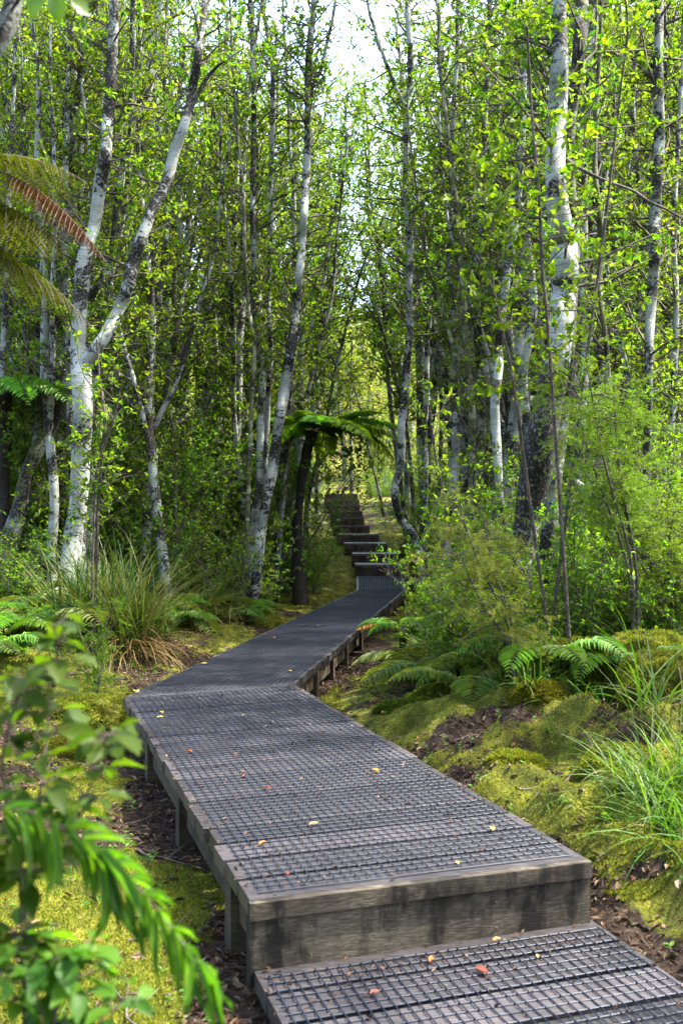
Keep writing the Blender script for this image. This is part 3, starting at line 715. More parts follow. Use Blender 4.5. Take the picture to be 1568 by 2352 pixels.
tree('slim_tree', 'slim grey tree rising just right of the white cluster stem', G2, 15.5, [
    [(640, 1260, 12), (652, 1120, 11), (662, 980, 10), (670, 850, 9), (686, 760, 9), (684, 660, 9), (676, 560, 9), (675, 450, 9), (666, 350, 9), (662, 220, 8), (655, 120, 6), (650, 15, 5)]], n=42, zmin=3, ztop=9, bark='bark')
tree('mottled_tree', 'leaning grey stem in the shade left of the trunk cluster', G2, 16.0, [
    [(512, 1290, 18), (535, 1190, 16), (548, 1110, 14), (552, 1000, 12), (556, 880, 11), (540, 760, 10), (530, 640, 9), (524, 480, 8)]], n=40, zmin=2.6, bark='bark_dark')
# tree fern trunk and stump
tree('white_tree', 'S-curved white tree leaning over the foot of the stairs', G1, 14.0, [
    [(978, 1385, 14), (971, 1330, 14), (967, 1290, 15), (957, 1245, 15), (940, 1215, 17), (922, 1195, 18), (911, 1165, 19), (905, 1130, 18), (911, 1100, 18), (919, 1070, 18), (922, 1025, 18), (921, 975, 18), (926, 940, 19), (930, 905, 20), (934, 835, 18), (938, 790, 17), (941, 750, 17), (939, 675, 16), (941, 575, 17), (936, 475, 16), (931, 425, 14), (934, 300, 13), (941, 200, 14), (941, 100, 13), (936, 10, 13)],
    [(930, 240, 9), (914, 210, 9), (893, 160, 9), (874, 110, 8), (856, 50, 8), (844, 5, 7)]], n=110, zmin=3.8, reach=(.4, 1.5), bark='bark_white')
G3 = 'pale trees of the right-hand grove'
BIG = tree('big_white_tree', 'biggest tree, smooth white trunk swelling above a dark mossy base, right of the boardwalk', G1, 7.6, [
    [(1186, 1450, 46), (1196, 1330, 48), (1208, 1220, 58), (1222, 1130, 70), (1238, 1040, 76), (1251, 965, 72), (1264, 910, 66), (1276, 850, 60), (1287, 790, 52), (1290, 735, 52), (1293, 670, 56), (1296, 610, 64), (1295, 565, 64), (1290, 525, 60), (1280, 475, 52), (1275, 400, 47), (1277, 300, 45), (1281, 225, 43), (1284, 165, 40), (1285, 90, 34), (1283, 10, 30)]],
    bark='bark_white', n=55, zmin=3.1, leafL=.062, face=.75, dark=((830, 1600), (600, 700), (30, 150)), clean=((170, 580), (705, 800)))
tree('black_stem_tree', 'blackish stem pressed against the back of the biggest white trunk', G3, 8.1, [
    [(1250, 1330, 40), (1270, 1130, 38), (1290, 950, 34), (1304, 800, 32), (1312, 660, 30), (1318, 560, 30), (1312, 480, 26), (1307, 400, 24), (1308, 300, 24), (1318, 220, 26), (1328, 130, 30), (1334, 60, 34), (1336, 10, 32)]],
    bark='bark_dark', n=40, zmin=2.8)
tree('slim_tree', 'short clean white stem, nearest the S-curved tree in the right grove', G3, 15.5, [
    [(976, 1190, 12), (978, 1080, 12), (975, 980, 12), (977, 920, 13), (979, 875, 13), (981, 785, 13), (986, 735, 12), (984, 640, 11), (974, 540, 10), (968, 420, 9)]], n=40, zmin=4, bark='bark_white')
tree('ringed_tree', 'second white tree into the right grove, with a black band at waist height', G3, 13.5, [
    [(1026, 1290, 18), (1030, 1200, 17), (1038, 1135, 18), (1046, 1055, 21), (1046, 995, 20), (1044, 935, 18), (1041, 860, 17), (1040, 800, 16), (1039, 735, 16), (1036, 690, 15), (1031, 600, 14), (1034, 500, 13), (1036, 380, 12), (1040, 260, 11), (1050, 120, 10), (1052, 10, 9)]], n=56, zmin=4.0, bark='bark')
tree('ringed_tree', 'third white tree into the right grove, leaning left at its base', G3, 13.0, [
    [(1078, 1240, 22), (1084, 1190, 19), (1090, 1130, 18), (1100, 1080, 17), (1106, 1015, 20), (1105, 945, 20), (1101, 885, 19), (1099, 830, 18), (1099, 785, 18), (1095, 740, 17), (1098, 640, 16), (1106, 520, 15), (1110, 430, 14), (1112, 300, 13), (1120, 150, 12), (1124, 10, 10)]], n=56, zmin=4.0, bark='bark')
tree('crooked_white_tree', 'crooked white tree with a clean upper stem, left of the biggest tree', G3, 11.5, [
    [(1158, 1230, 20), (1152, 1180, 19), (1146, 1145, 19), (1143, 1075, 21), (1139, 1000, 21), (1136, 935, 21), (1140, 880, 21), (1146, 835, 21), (1145, 800, 20), (1149, 750, 20), (1155, 700, 19), (1161, 650, 19), (1168, 600, 18), (1174, 570, 17), (1180, 530, 19), (1185, 490, 19), (1192, 420, 16), (1200, 300, 14), (1204, 150, 12), (1210, 10, 10)]], n=56, zmin=4.0, bark='bark_white')
tree('pale_tree', 'pale upright tree close on the left of the biggest tree', G3, 12.5, [
    [(1160, 1230, 20), (1168, 1130, 22), (1178, 1050, 23), (1188, 970, 22), (1191, 900, 24), (1192, 835, 25), (1194, 760, 25), (1196, 700, 24), (1197, 650, 23), (1202, 590, 22), (1206, 550, 20), (1210, 490, 18), (1215, 400, 16), (1225, 250, 15), (1235, 100, 13), (1240, 10, 12)]], n=56, zmin=4.0, bark='bark')
tree('leaning_tree', 'leaning stem with a white patch just right of the dark mossy base', G3, 10.0, [
    [(1288, 1230, 16), (1300, 1170, 20), (1312, 1125, 24), (1328, 1075, 22), (1334, 1010, 20), (1338, 930, 18), (1345, 820, 18), (1338, 700, 17), (1342, 560, 16), (1338, 400, 20), (1340, 320, 18), (1352, 200, 16), (1360, 10, 14)]], n=60, zmin=2.4, bark='bark')
tree('mossy_tree', 'upright mossy stem to the right of the leaning dead branch', G3, 8.6, [
    [(1394, 1440, 20), (1398, 1360, 20), (1402, 1290, 22), (1402, 1220, 20), (1398, 1150, 17), (1399, 1060, 14), (1404, 960, 13), (1396, 860, 12), (1388, 760, 12), (1376, 650, 14), (1379, 550, 14), (1371, 450, 12), (1366, 350, 11), (1372, 200, 10), (1380, 10, 9)]], n=55, zmin=1.9, bark='bark_mossy')
TALL = tree('tall_white_tree', 'tall straight white tree with dark patches near the right edge', G3, 10.2, [
    [(1488, 1330, 20), (1486, 1240, 18), (1484, 1160, 18), (1485, 1035, 19), (1488, 930, 19), (1490, 800, 20), (1493, 725, 22), (1499, 650, 25), (1504, 575, 28), (1504, 500, 27), (1509, 400, 25), (1514, 325, 25), (1512, 250, 24), (1511, 150, 24), (1513, 60, 20), (1514, 10, 18)]], n=70, zmin=2.2, bark='bark')
tree('pale_tree', 'thin pale tree cut by the right border of the view', G3, 11.0, [
    [(1540, 1320, 15), (1536, 1200, 14), (1542, 1050, 14), (1548, 880, 14), (1552, 700, 14), (1546, 520, 13), (1556, 330, 12), (1566, 150, 11), (1572, 10, 10)]], n=60, zmin=2.2, bark='bark_white')
tree('pale_tree', 'thin pale stem deep between the right grove trees, beside the biggest trunk', G3, 16.5, [
    [(1212, 1020, 12), (1228, 900, 12), (1236, 780, 12), (1240, 690, 11), (1238, 600, 12), (1232, 480, 11), (1228, 330, 10)]], n=40, zmin=4, bark='bark_white')
tree('slim_tree', 'slim pale tree between the first and second white trees of the right grove', G3, 17.0, [
    [(1010, 1110, 11), (1012, 1020, 11), (1014, 930, 11), (1008, 850, 11), (998, 770, 11), (990, 700, 10), (996, 600, 10), (1002, 450, 9)]], n=40, zmin=4, bark='bark')

# hanging dead branch and bare limbs on the right
def stickobj(name, label, cat, Y, pl, mat='stick', side=7, group=None, ys=None, lump=.08, parent=None):
    w = [[*P(px, py, Y if ys is None else ys[i]), r/F*(Y if ys is None else ys[i])*.5] for i, (px, py, r) in enumerate(pl)]
    s = smooth_path(w, .05); mb = MB(); tube(mb, s[:, :3], np.maximum(s[:, 3], .002), side, lump, seed=len(label))
    o_ = s[0, :3]; o = mb.build(name, M[mat], origin=o_); o.location = o_
    if parent: o.location = Vector(o_)-parent.location; o.parent = parent; o['label'] = label; return o
    tagit(o, label, cat, group); return o
stickobj('dead_branch', 'thick dark fallen branch leaning down to the right behind the feathery sapling', 'branch', 7.4,
         [(1322, 1108, 18), (1345, 1130, 26), (1385, 1165, 26), (1430, 1215, 28), (1470, 1262, 26), (1520, 1330, 22), (1560, 1420, 16), (1580, 1500, 12)], 'bark_dark', 8, ys=[7.9, 7.8, 7.6, 7.4, 7.3, 7.2, 7.1, 7.0])
stickobj('bare_branch', 'long bare lichen-knotted branch reaching right', 'branch', 7.2,
         [(1300, 366, 12), (1330, 385, 9), (1384, 412, 8), (1420, 425, 7), (1459, 440, 6), (1490, 462, 6), (1530, 480, 5), (1572, 505, 4)], 'twig', 5, ys=[7.6, 7.4, 7.3, 7.2, 7.1, 7, 7, 7], parent=BIG)
stickobj('bare_branch', 'mossy bare branch', 'branch', 10.2,
         [(1512, 140, 10), (1480, 122, 8), (1450, 116, 7), (1409, 119, 6), (1375, 137, 5), (1350, 165, 3)], 'bark_mossy', 5, parent=TALL)
# ------------------------------------------------------------------ background trees: several kinds, copied
def bg_tree(seed, H, n, leafm, bark, leafL, label, fork=False, reach=(.4, 1.45), zlo=1.1, rad=.085):
    g = np.random.default_rng(seed)
    mt = MB(); mtw = MB(); ml = MB()
    w = [[0, 0, -.2, rad]]; x = y = 0.; lean = g.normal(0, .05, 2)
    for z in np.arange(.6, H, 1.1):
        x += lean[0]+g.normal(0, .07); y += lean[1]+g.normal(0, .07)
        w.append([x, y, z, (rad-.01)*(1-z/H)**.7+.018])
    s = smooth_path(w, .2); tube(mt, s[:, :3], s[:, 3], 7, .08, seed)
    ps = [s]
    k = len(w)//3
    b0 = np.array(w[k]); w2 = [b0*[1, 1, 1, .8]]
    a = g.uniform(0, 6.28); dx = np.array([math.cos(a), math.sin(a)])*.32
    for j in range(6):
        nn = w2[-1].copy(); nn[:2] += dx*(1-j*.1)+g.normal(0, .06, 2); nn[2] += 1.0; nn[3] *= .82; w2.append(nn)
    s2 = smooth_path(w2, .2); tube(mt, s2[:, :3], s2[:, 3], 6, .08, seed+1); ps.append(s2)
    for i, s_ in enumerate(ps):
        crown_shoots(mtw, ml, s_, int(n*(.65 if i == 0 else .35)), zlo, leafL, reach, 34, 0, seed=seed+i*5, updir=.4)
    r = empty('forest_tree', (0, 0, 0), label, 'tree')
    mt.build('trunk', M[bark], r); mtw.build('twigs', M['twig'], r); ml.build('crown', M[leafm], r, smooth=False)
    return r
protos = []
for i in range(7):
    protos.append(bg_tree(100+i, [10.5, 9.5, 11.5, 10, 12, 9, 11][i], [135, 125, 145, 135, 150, 125, 140][i],
                          ['leaf_bg', 'leaf', 'leaf_bg', 'leaf_bg', 'leaf', 'leaf_sunlit_tint', 'leaf_bg'][i], ['bark', 'bark_white', 'bark_dark', 'bark', 'bark_mossy', 'bark', 'bark_white'][i], .070, 'x', zlo=[1.1, 2.8, 1.6, 3.0, 1.1, 2.2, 3.2][i]))
poles = [bg_tree(150+i, [10.5, 9.5, 11.5, 10][i], [75, 64, 84, 70][i], ['leaf_bg', 'leaf', 'leaf_bg', 'leaf'][i], ['bark_white', 'bark', 'bark_white', 'bark'][i], .062, 'x', zlo=[3.6, 3.2, 4.2, 3.4][i], rad=.082) for i in range(4)]
ZONES = [('left', 12.5, 20, 'slender leafy tree in the left thicket, behind the white forked and clustered trunks', 'trees of the left thicket'),
         ('left', 20, 36, 'far slender tree filling the back of the left thicket', 'trees at the back of the left thicket'),
         ('right', 12.0, 20, 'slender leafy tree in the right thicket, behind the biggest white trunk', 'trees of the right thicket'),
         ('right', 20, 36, 'far slender tree filling the back of the right thicket', 'trees at the back of the right thicket')]
used = set()
def put(proto_list, i, loc, rz, sc, label, group, cat=None):
    pr = proto_list[i % len(proto_list)]
    o = pr if id(pr) not in used else copy_tree(pr)
    used.add(id(pr))
    o.location = loc; o.rotation_euler = (0, 0, rz); o.scale = (sc, sc, sc)
    if label: o['label'] = label
    if group: o['group'] = group
    return o
placed = []
cnt = 0
for side, y0, y1, label, group in ZONES:
    want = {12.5: 13, 12.0: 12, 20: 27}[y0]; tries = 0; k = 0
    while k < want and tries < 4000:
        tries += 1
        y = rng.uniform(y0, y1); px = rng.uniform(-140, 640) if side == 'left' else rng.uniform(960, 1700)
        if side == 'left' and y > 22: px = rng.uniform(-100, 765)
        if side == 'right' and y > 22: px = rng.uniform(835, 1690)
        x = (px-784)/F*y
        xl, xr = np.interp(y, Yk, XL), np.interp(y, Yk, XR)
        if xl-(1.1 if y < 20 else 1.5) < x < xr+(1.1 if y < 20 else 1.0): continue
        if any((x-a)**2+(y-c)**2 < (.75 if y < 20 else 1.0)**2 for a, c in placed): continue
        placed.append((x, y)); d = abs(px-700)
        lim = np.interp(px, [300, 400, 480, 560, 640, 700, 790, 840, 900, 980], [-60, -40, 20, 120, 160, 210, 260, 200, 60, -60])   # where the sky gap opens
        Ht = 1.15+(1205-lim)/F*y-gz(x, y); i = rng.integers(len(protos)); H0 = [10.5, 9.5, 11.5, 10, 12, 9, 11][i]
        sc = float(np.clip(Ht/H0, .55, 1.3))
        put(protos, int(i), (x, y, gz(x, y)), rng.uniform(0, 6.28), sc, label, group); k += 1

# trees around the place the picture is taken from: they shade the near deck
for i, (x, y) in enumerate([(-3.8, 5.2), (-3.2, .6), (-4.4, -1.8), (4.0, 3.0), (4.6, 5.6), (3.5, .6), (3.8, -2.0), (-1.2, -5.2), (2.4, -4.6), (5.6, 8.2), (.4, -8), (-6.5, -5), (-8, -1.5), (-5.5, -9), (-2.4, -10.5), (2.6, -10), (5.5, -7.5), (7.5, -4), (8.5, .5), (6.4, -1), (-9, 3), (-1.6, -14), (4.5, -13), (9.5, -9), (-9.5, -10), (-3.0, -6.8), (1.2, -5.6)]):
    put(protos, i, (x, y, gz(x, y)), i*1.9, .95+.05*(i % 4), 'leafy tree standing close beside the near boardwalk, almost wholly outside the view', 'trees around the near boardwalk')
for side, n_, label, group in (('left', 42, 'slim pale tree among the left thicket, bare below and leafy above', 'slim pale stems of the left thicket'), ('right', 52, 'slim pale tree among the right grove, bare below and leafy above', 'slim pale stems of the right grove')):
    k = tries = 0
    while k < n_ and tries < 4000:
        tries += 1; y = 11.5+14*rng.random()**1.2; px = rng.uniform(-60, 680) if side == 'left' else rng.uniform(960, 1640); x = (px-784)/F*y
        xl, xr = np.interp(y, Yk, XL), np.interp(y, Yk, XR)
        if xl-(2.2 if y < 14.5 else .9) < x < xr+.9 or any((x-a)**2+(y-c)**2 < .4**2 for a, c in placed): continue
        placed.append((x, y)); lim = np.interp(px, [300, 400, 480, 560, 640, 700, 790, 840, 900, 980], [-60, -40, 20, 120, 160, 210, 260, 200, 60, -60])
        put(poles, int(rng.integers(4)), (x, y, gz(x, y)), rng.uniform(0, 6.28), float(np.clip((1.15+(1205-lim)/F*y)/10.4, .6, 1.2)), label, group); k += 1
for i, (px, y) in enumerate([(600, 60), (655, 66), (700, 60), (745, 68), (790, 62), (835, 70), (885, 60), (935, 64), (985, 58)]):
    x = (px-784)/F*y
    put(protos, i, (x, y, gz(x, y)), i*2.3, [2.1, 2.0, 1.9, 1.75, 1.6, 1.7, 1.9, 2.1, 2.2][i], 'tall tree rising far behind the top of the stairs, closing the sky gap', 'tall trees behind the stairs')
# sunlit trees beyond the top of the stairs and on the far hill
byd = [bg_tree(300+i, 6.5+i, 150, 'leaf_sunlit_tint', 'bark_mossy', .12, 'x', reach=(.8, 2.2)) for i in range(3)]
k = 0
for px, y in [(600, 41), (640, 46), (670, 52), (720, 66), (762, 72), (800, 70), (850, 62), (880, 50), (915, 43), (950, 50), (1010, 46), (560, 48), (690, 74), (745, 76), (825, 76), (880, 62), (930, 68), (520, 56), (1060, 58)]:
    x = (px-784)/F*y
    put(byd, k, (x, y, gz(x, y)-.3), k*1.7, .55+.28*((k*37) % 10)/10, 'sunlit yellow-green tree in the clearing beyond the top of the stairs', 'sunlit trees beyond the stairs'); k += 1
mb = MB()
for i in range(330):
    x = rng.uniform(-45, 55); y = rng.uniform(72, 130); r = rng.uniform(1.6, 3.4); z = gz(x, y)+r*.5
    m_ = 210; a = rng.normal(0, 1, (m_, 3)); a /= np.linalg.norm(a, axis=1, keepdims=True); a[:, 2] = np.abs(a[:, 2])*1.2-.3
    c = np.array([x, y, z])+a*r*rng.uniform(.75, 1.05, (m_, 1))
    leaves(mb, c, rng.normal(0, 1, (m_, 3)), a+rng.normal(0, .4, (m_, 3)), rng.uniform(.3, .6, m_), .32, '6')
tagit(mb.build('far_woodland', M['leaf_sunlit_tint'], smooth=False), 'distant sunlit woodland covering the hillside seen through the gap', 'woodland', kind='stuff')

# ------------------------------------------------------------------ ferns
def frond(ml, mr, base, az, length, rise, droop, npin=24, pin_len=.26, fine=False, width=1.0, seed=0, curl=0):
    g = np.random.default_rng(seed)
    K = 14; t = np.linspace(0, 1, K)
    out = np.array([math.cos(az), math.sin(az), 0])
    hx = length*(t-.12*t*t); hz = length*(rise*t-droop*t*t)
    side = np.array([-out[1], out[0], 0])
    pts = base+out*hx[:, None]+np.array([0, 0, 1])*hz[:, None]+side*(curl*t*t*length)[:, None]
    tube(mr, pts, np.linspace(.006, .0015, K)*(length/1.0)**.5, 4)
    T = np.gradient(pts, axis=0); T /= np.linalg.norm(T, axis=1, keepdims=True)
    C, D, U, LL_, WW = [], [], [], [], []
    for i in range(npin):
        u = .12+.88*(i+.5)/npin; j = min(int(u*(K-1)), K-2); f = u*(K-1)-j
        p = pts[j]*(1-f)+pts[j+1]*f; tt = T[j]*(1-f)+T[j+1]*f
        prof = (math.sin(math.pi*min(1, (u*.93+.10))**.85))**.75 if u < .98 else .15
        pl = length*pin_len*max(.1, prof)
        for sg in (-1, 1):
            nrm = np.cross(side*sg, tt)*sg
            dr = side*sg*.93+tt*.38+np.array([0, 0, -.16 if not fine else -.35])+g.normal(0, .05, 3); dr /= np.linalg.norm(dr)
            if not fine:
                C.append(p); D.append(dr); U.append(np.array([0, 0, 1.])+g.normal(0, .12, 3)); LL_.append(pl); WW.append(pl*.22*width+.004)
            else:
                tube(mr, [p, p+dr*pl*.5+np.array([0, 0, -.03*pl]), p+dr*pl+np.array([0, 0, -.14*pl])], [.0016, .0012, .0008], 3)
                npn = max(5, int(pl/.0125)); sd = np.cross(dr, [0, 0, 1.]); sd /= np.linalg.norm(sd)
                for k in range(npn):
                    v_ = (k+.5)/npn; pp = p+dr*pl*v_+np.array([0, 0, -.14*pl*v_*v_])
                    l2 = pl*.17*max(.15, (1-v_)**.55)*width
                    for s2 in (-1, 1):
                        C.append(pp); D.append(sd*s2*.9+dr*.35+np.array([0, 0, -.10])); U.append([0, 0, 1.]); LL_.append(l2); WW.append(.0085)
    leaves(ml, np.array(C), np.array(D), np.array(U), np.array(LL_), np.array(WW), '4' if fine else '6')
def fern_clump(name, label, group, loc, nf, length, rise=.75, droop=.75, mat='frond_green', seed=0, npin=22, fine=False, azr=None, pin_len=.24):
    g = np.random.default_rng(seed); r = empty(name, loc, label, 'fern', group)
    for i in range(nf):
        az = 6.28*i/nf+g.uniform(-.3, .3) if azr is None else g.uniform(*azr)
        ml = MB(); mr = MB()
        frond(ml, mr, np.array([0, 0, .02]), az, length*g.uniform(.75, 1.15), rise*g.uniform(.8, 1.2), droop*g.uniform(.8, 1.2), npin, pin_len, fine, seed=seed*50+i, curl=g.uniform(-.2, .2))
        f = ml.build('frond', M[mat], r, smooth=False); mr.build('stalk', M['twig'], f)
    return r
fprotos = [fern_clump('fern', 'x', None, (0, 0, 0), 9, .75, .8, .85, 'frond_green', 3), fern_clump('fern', 'x', None, (0, 0, 0), 8, .95, .7, .75, 'frond', 4),
           fern_clump('fern', 'x', None, (0, 0, 0), 10, .65, .95, .9, 'frond_green', 5)]
def put_px(protos_, i, px, py, Y, sc, label, group, rz=None):
    """stands on the ground at distance Y"""
    x = (px-784)/F*Y
    return put(protos_, i, (x, Y, gz(x, Y)), rng.uniform(0, 6.28) if rz is None else rz, sc, label, group)
k = 0
for px, Y in [(60, 10.5), (130, 12), (20, 13), (230, 12.5), (300, 13.2), (350, 12), (400, 13.5), (180, 14), (90, 15), (450, 14.6), (270, 15), (380, 16), (340, 11.5), (420, 12.2), (10, 9.5), (470, 16), (150, 9.8), (-40, 8.5)]:
    put_px(fprotos, k, px, 0, Y, .9+.5*rng.random(), 'green fern in the undergrowth below the pale trunks left of the path', 'ferns left of the path'); k += 1
for px, Y in [(1060, 9.5), (1120, 8.6), (1250, 9), (1330, 8.5), (1420, 8), (1500, 7.6), (1380, 10), (1200, 10.5), (1480, 9.5), (1010, 11), (1560, 8.4), (1290, 7.2), (1120, 7.6), (1180, 7.0), (1340, 6.8), (1440, 6.9), (1080, 8.2), (1240, 7.9), (1540, 7.3), (1110, 6.9), (1260, 6.4), (1400, 6.2), (1020, 7.9), (1500, 6.3)]:
    put_px(fprotos, k, px, 0, Y, .7+.4*rng.random(), 'green fern in the undergrowth below the right grove', 'ferns right of the path'); k += 1

# tree fern whose fronds hang in from the left
tf = P(-250, 445, 3.7)
r = empty('tree_fern', (tf[0], tf[1], gz(tf[0], tf[1])), 'tree fern hanging olive fronds with browning tips in from the upper left', 'tree fern')
oo = np.array([tf[0], tf[1], gz(tf[0], tf[1])])
mb = MB(); zt = tf[2]-oo[2]; s = smooth_path([[0, 0, -.1, .09], [.02, 0, zt*.5, .07], [0, 0, zt, .06]], .06); tube(mb, s[:, :3], s[:, 3], 10, .15, 3); mb.build('trunk', M['fern_trunk'], r)
for i, (az, ln, ri, dr, mat, dz) in enumerate([(R(2), .82, .50, .50, 'frond_olive', .05), (R(-8), .80, .22, .48, 'frond_olive', -.03), (R(12), .82, .02, .46, 'frond_olive', -.10), (R(-30), .6, .3, .7, 'frond_olive', -.05), (R(55), .8, .5, .6, 'frond', 0), (R(110), .9, .5, .6, 'frond', 0), (R(170), .9, .5, .6, 'frond', 0), (R(230), .9, .5, .6, 'frond', 0), (R(-70), .5, .5, .6, 'frond', 0)]):
    ml, mr = MB(), MB(); frond(ml, mr, np.array([0, 0, zt+dz]), az, ln, ri, dr, 26, .36, True, seed=i+7)
    f = ml.build('frond', M[mat], r, smooth=False); mr.build('stalk', M['twig'], f)
ml, mr = MB(), MB(); frond(ml, mr, np.array([.42, -.08, zt+.06]), R(-10), .48, -.38, .36, 24, .36, True, seed=71)
f = ml.build('frond', M['frond_brown'], r, smooth=False); f['label'] = 'browned frond tip'; mr.build('stalk', M['twig'], f)

# dark tree fern arching over the path
bx, by = P(686, 1340, 15.6)[:2]; bz = gz(bx, by); zt = P(0, 990, 15.6)[2]-bz
r = empty('tree_fern', (bx, by, bz), 'dark tree fern whose black trunk stands left of the path, fronds arching over it', 'tree fern')
mb = MB(); s = smooth_path([[.03, 0, -.1, .13], [-.02, 0, zt*.4, .085], [.06, 0, zt*.75, .07], [.22, 0, zt, .08]], .08); tube(mb, s[:, :3], s[:, 3], 12, .22, 3); mb.build('trunk', M['fern_trunk'], r)
for i in range(24):
    az = R([0, -22, 20, 45, -50, 80, -85, 120, -120, 160, 200, 8, -12, 32, -35, 180, 225, 140, -100, -65, 60, 5, -30, 240][i]); ln = 1.75-.035*i
    ml, mr = MB(), MB(); frond(ml, mr, np.array([.22, 0, zt-.02]), az, ln, .42 if i < 11 else .62, .42+.16*(i % 3), 48, .20, False, width=.5, seed=i+90)
    f = ml.build('frond', M['leaf_dark' if i % 3 else 'frond_green'], r, smooth=False); mr.build('stalk', M['twig'], f)

# pale tree fern deep at the left
bx, by = P(15, 0, 12.2)[:2]; bz = gz(bx, by); zt = P(0, 900, 12.2)[2]-bz
r = empty('tree_fern', (bx, by, bz), 'pale green tree fern crown at the left border, between mottled trunks', 'tree fern')
mb = MB(); s = smooth_path([[0, 0, -.1, .12], [-.03, 0, zt*.5, .08], [0, 0, zt, .07]], .08); tube(mb, s[:, :3], s[:, 3], 12, .2, 3); mb.build('trunk', M['fern_trunk'], r)
for i in range(16):
    az = R(i*22.5+8); ml, mr = MB(), MB(); frond(ml, mr, np.array([0, 0, zt-.02]), az, 1.1+.2*(i % 3), .5, .7, 28, .24, False, seed=i+390)
    f = ml.build('frond', M['frond_green'], r, smooth=False); mr.build('stalk', M['twig'], f)
# fern hanging over the right edge of the far deck, orange tipped
bx, by = P(925, 0, 10.9)[0], 10.9; bz = gz(bx, by)
r = empty('fern', (bx, by, bz), 'fern with one orange-brown frond reaching over the right edge of the deck', 'fern')
for i, (az, ln, ri, dr, mat) in enumerate([(R(186), .62, .62, .62, 'frond_orange'), (R(176), .60, .85, .80, 'frond_green'), (R(150), .5, 1, .9, 'frond_green'), (R(215), .55, .8, .85, 'frond_green'), (R(-60), .6, .9, .9, 'frond_green'), (R(0), .7, .9, .9, 'frond_green'), (R(-20), .6, .9, .9, 'frond_green'), (R(60), .6, .9, .9, 'frond_green')]):
    ml, mr = MB(), MB(); frond(ml, mr, np.array([0, 0, .22]), az, ln, ri, dr, 20, .28, False, seed=i+190)
    f = ml.build('frond', M[mat], r, smooth=False)
    if mat == 'frond_orange': f['label'] = 'orange-brown dying frond'
    mr.build('stalk', M['twig'], f)
mb = MB(); tube(mb, [[0, 0, -.08], [0, 0, .1], [0, 0, .23]], [.04, .035, .03], 8, .2); mb.build('root_stock', M['fern_trunk'], r)

# brown dead frond arching in the right undergrowth, pale ferns near it
for (px, py, Y, az, ln, ri, dr, mat, lab) in [(1235, 1330, 8.2, R(-5), .62, .45, .62, 'frond_brown', 'dead brown frond arching in the undergrowth behind the feathery sapling'),
                                     (1230, 1500, 7.0, R(170), .5, .7, .9, 'frond_green', 'pale green fern frond low to the left of the mossy stem'),
                                     (1330, 1320, 8.8, R(25), .6, .95, .7, 'frond_green', 'bright fern frond rising under the thick fallen branch')]:
    p = P(px, py, Y); o_ = np.array([p[0], p[1], gz(p[0], p[1])]); r = empty('fern', o_, lab, 'fern')
    h = max(.06, p[2]-o_[2])
    for j in range(3):
        ml, mr = MB(), MB(); tube(mr, [[0, 0, -.05], [0, 0, h*.5], [0, 0, h]], [.012, .009, .006], 5)
        frond(ml, mr, np.array([0, 0, h]), az+(j-1)*.7, ln*(1-.15*j), ri, dr, 20, .26, False, seed=int(px)+j)
        f = ml.build('frond', M[mat], r, smooth=False); mr.build('stalk', M['twig'], f)

# ------------------------------------------------------------------ shrubs
def shrub(name, H, spread, nstem, nshoot, leafL, leafm, seed, per=22, reach=(.15, .45), tpl='6', narrow=None, zmin=.1, bark='twig', r0=.012):
    g = np.random.default_rng(seed); mt = MB(); mtw = MB(); ml = MB()
    for i in range(nstem):
        a = g.uniform(0, 6.28); w = [[g.normal(0, .05), g.normal(0, .05), -.08, r0]]; d = np.array([math.cos(a), math.sin(a)])*spread/5*g.uniform(.3, 1.2)
        h = H*g.uniform(.6, 1.05)
        for j in range(1, 6): w.append([w[-1][0]+d[0]*(1+.2*j)+g.normal(0, .03), w[-1][1]+d[1]*(1+.2*j)+g.normal(0, .03), h*j/5, r0*(1-.16*j)])
        s = smooth_path(w, .1); tube(mt, s[:, :3], s[:, 3], 5, .1, seed+i)
        crown_shoots(mtw, ml, s, max(2, nshoot//nstem), zmin, leafL, reach, per, 0, seed=seed*9+i, tpl=tpl)
    r = empty(name, (0, 0, 0), 'x', 'shrub')
    mt.build('stem', M[bark], r); mtw.build('twigs', M['twig'], r); ml.build('foliage', M[leafm], r, smooth=False)
    return r
sp = [shrub('leafy_shrub', 1.1, .5, 5, 60, .045, 'leaf_dark', 1), shrub('leafy_shrub', 1.6, .6, 5, 80, .05, 'leaf', 2), shrub('leafy_shrub', 2.3, .8, 5, 105, .05, 'leaf_dark', 3),
      shrub('leafy_shrub', .7, .5, 6, 46, .04, 'leaf', 4), shrub('leafy_shrub', 2.8, .8, 4, 120, .055, 'leaf', 5)]
def scatter_shrubs(n, pxr, yr, ids, label, group, scr=(.8, 1.3), dmin=.45, clear=.35):
    k = t = 0; loc = []
    while k < n and t < 5000:
        t += 1; y = rng.uniform(*yr); px = rng.uniform(*pxr); x = (px-784)/F*y
        xl, xr = np.interp(y, Yk, XL), np.interp(y, Yk, XR)
        if xl-clear < x < xr+clear: continue
        if any((x-a)**2+(y-c)**2 < dmin**2 for a, c in loc): continue
        loc.append((x, y)); put(sp, ids[rng.integers(len(ids))], (x, y, gz(x, y)), rng.uniform(0, 6.28), rng.uniform(*scr), label, group); k += 1
scatter_shrubs(26, (-60, 520), (12.5, 20), [1, 0, 1, 2], 'leafy green shrub filling the understorey of the left thicket', 'understorey shrubs of the left thicket')
scatter_shrubs(22, (-60, 680), (19, 30), [2, 4], 'tall leafy shrub at the back of the left thicket', 'tall shrubs at the back of the left thicket', dmin=.8, clear=1.8)
scatter_shrubs(16, (430, 730), (13.5, 22), [0, 1, 3], 'low dark shrub between the trunk cluster and the black fern trunk', 'low shrubs around the trunk cluster', clear=.8)
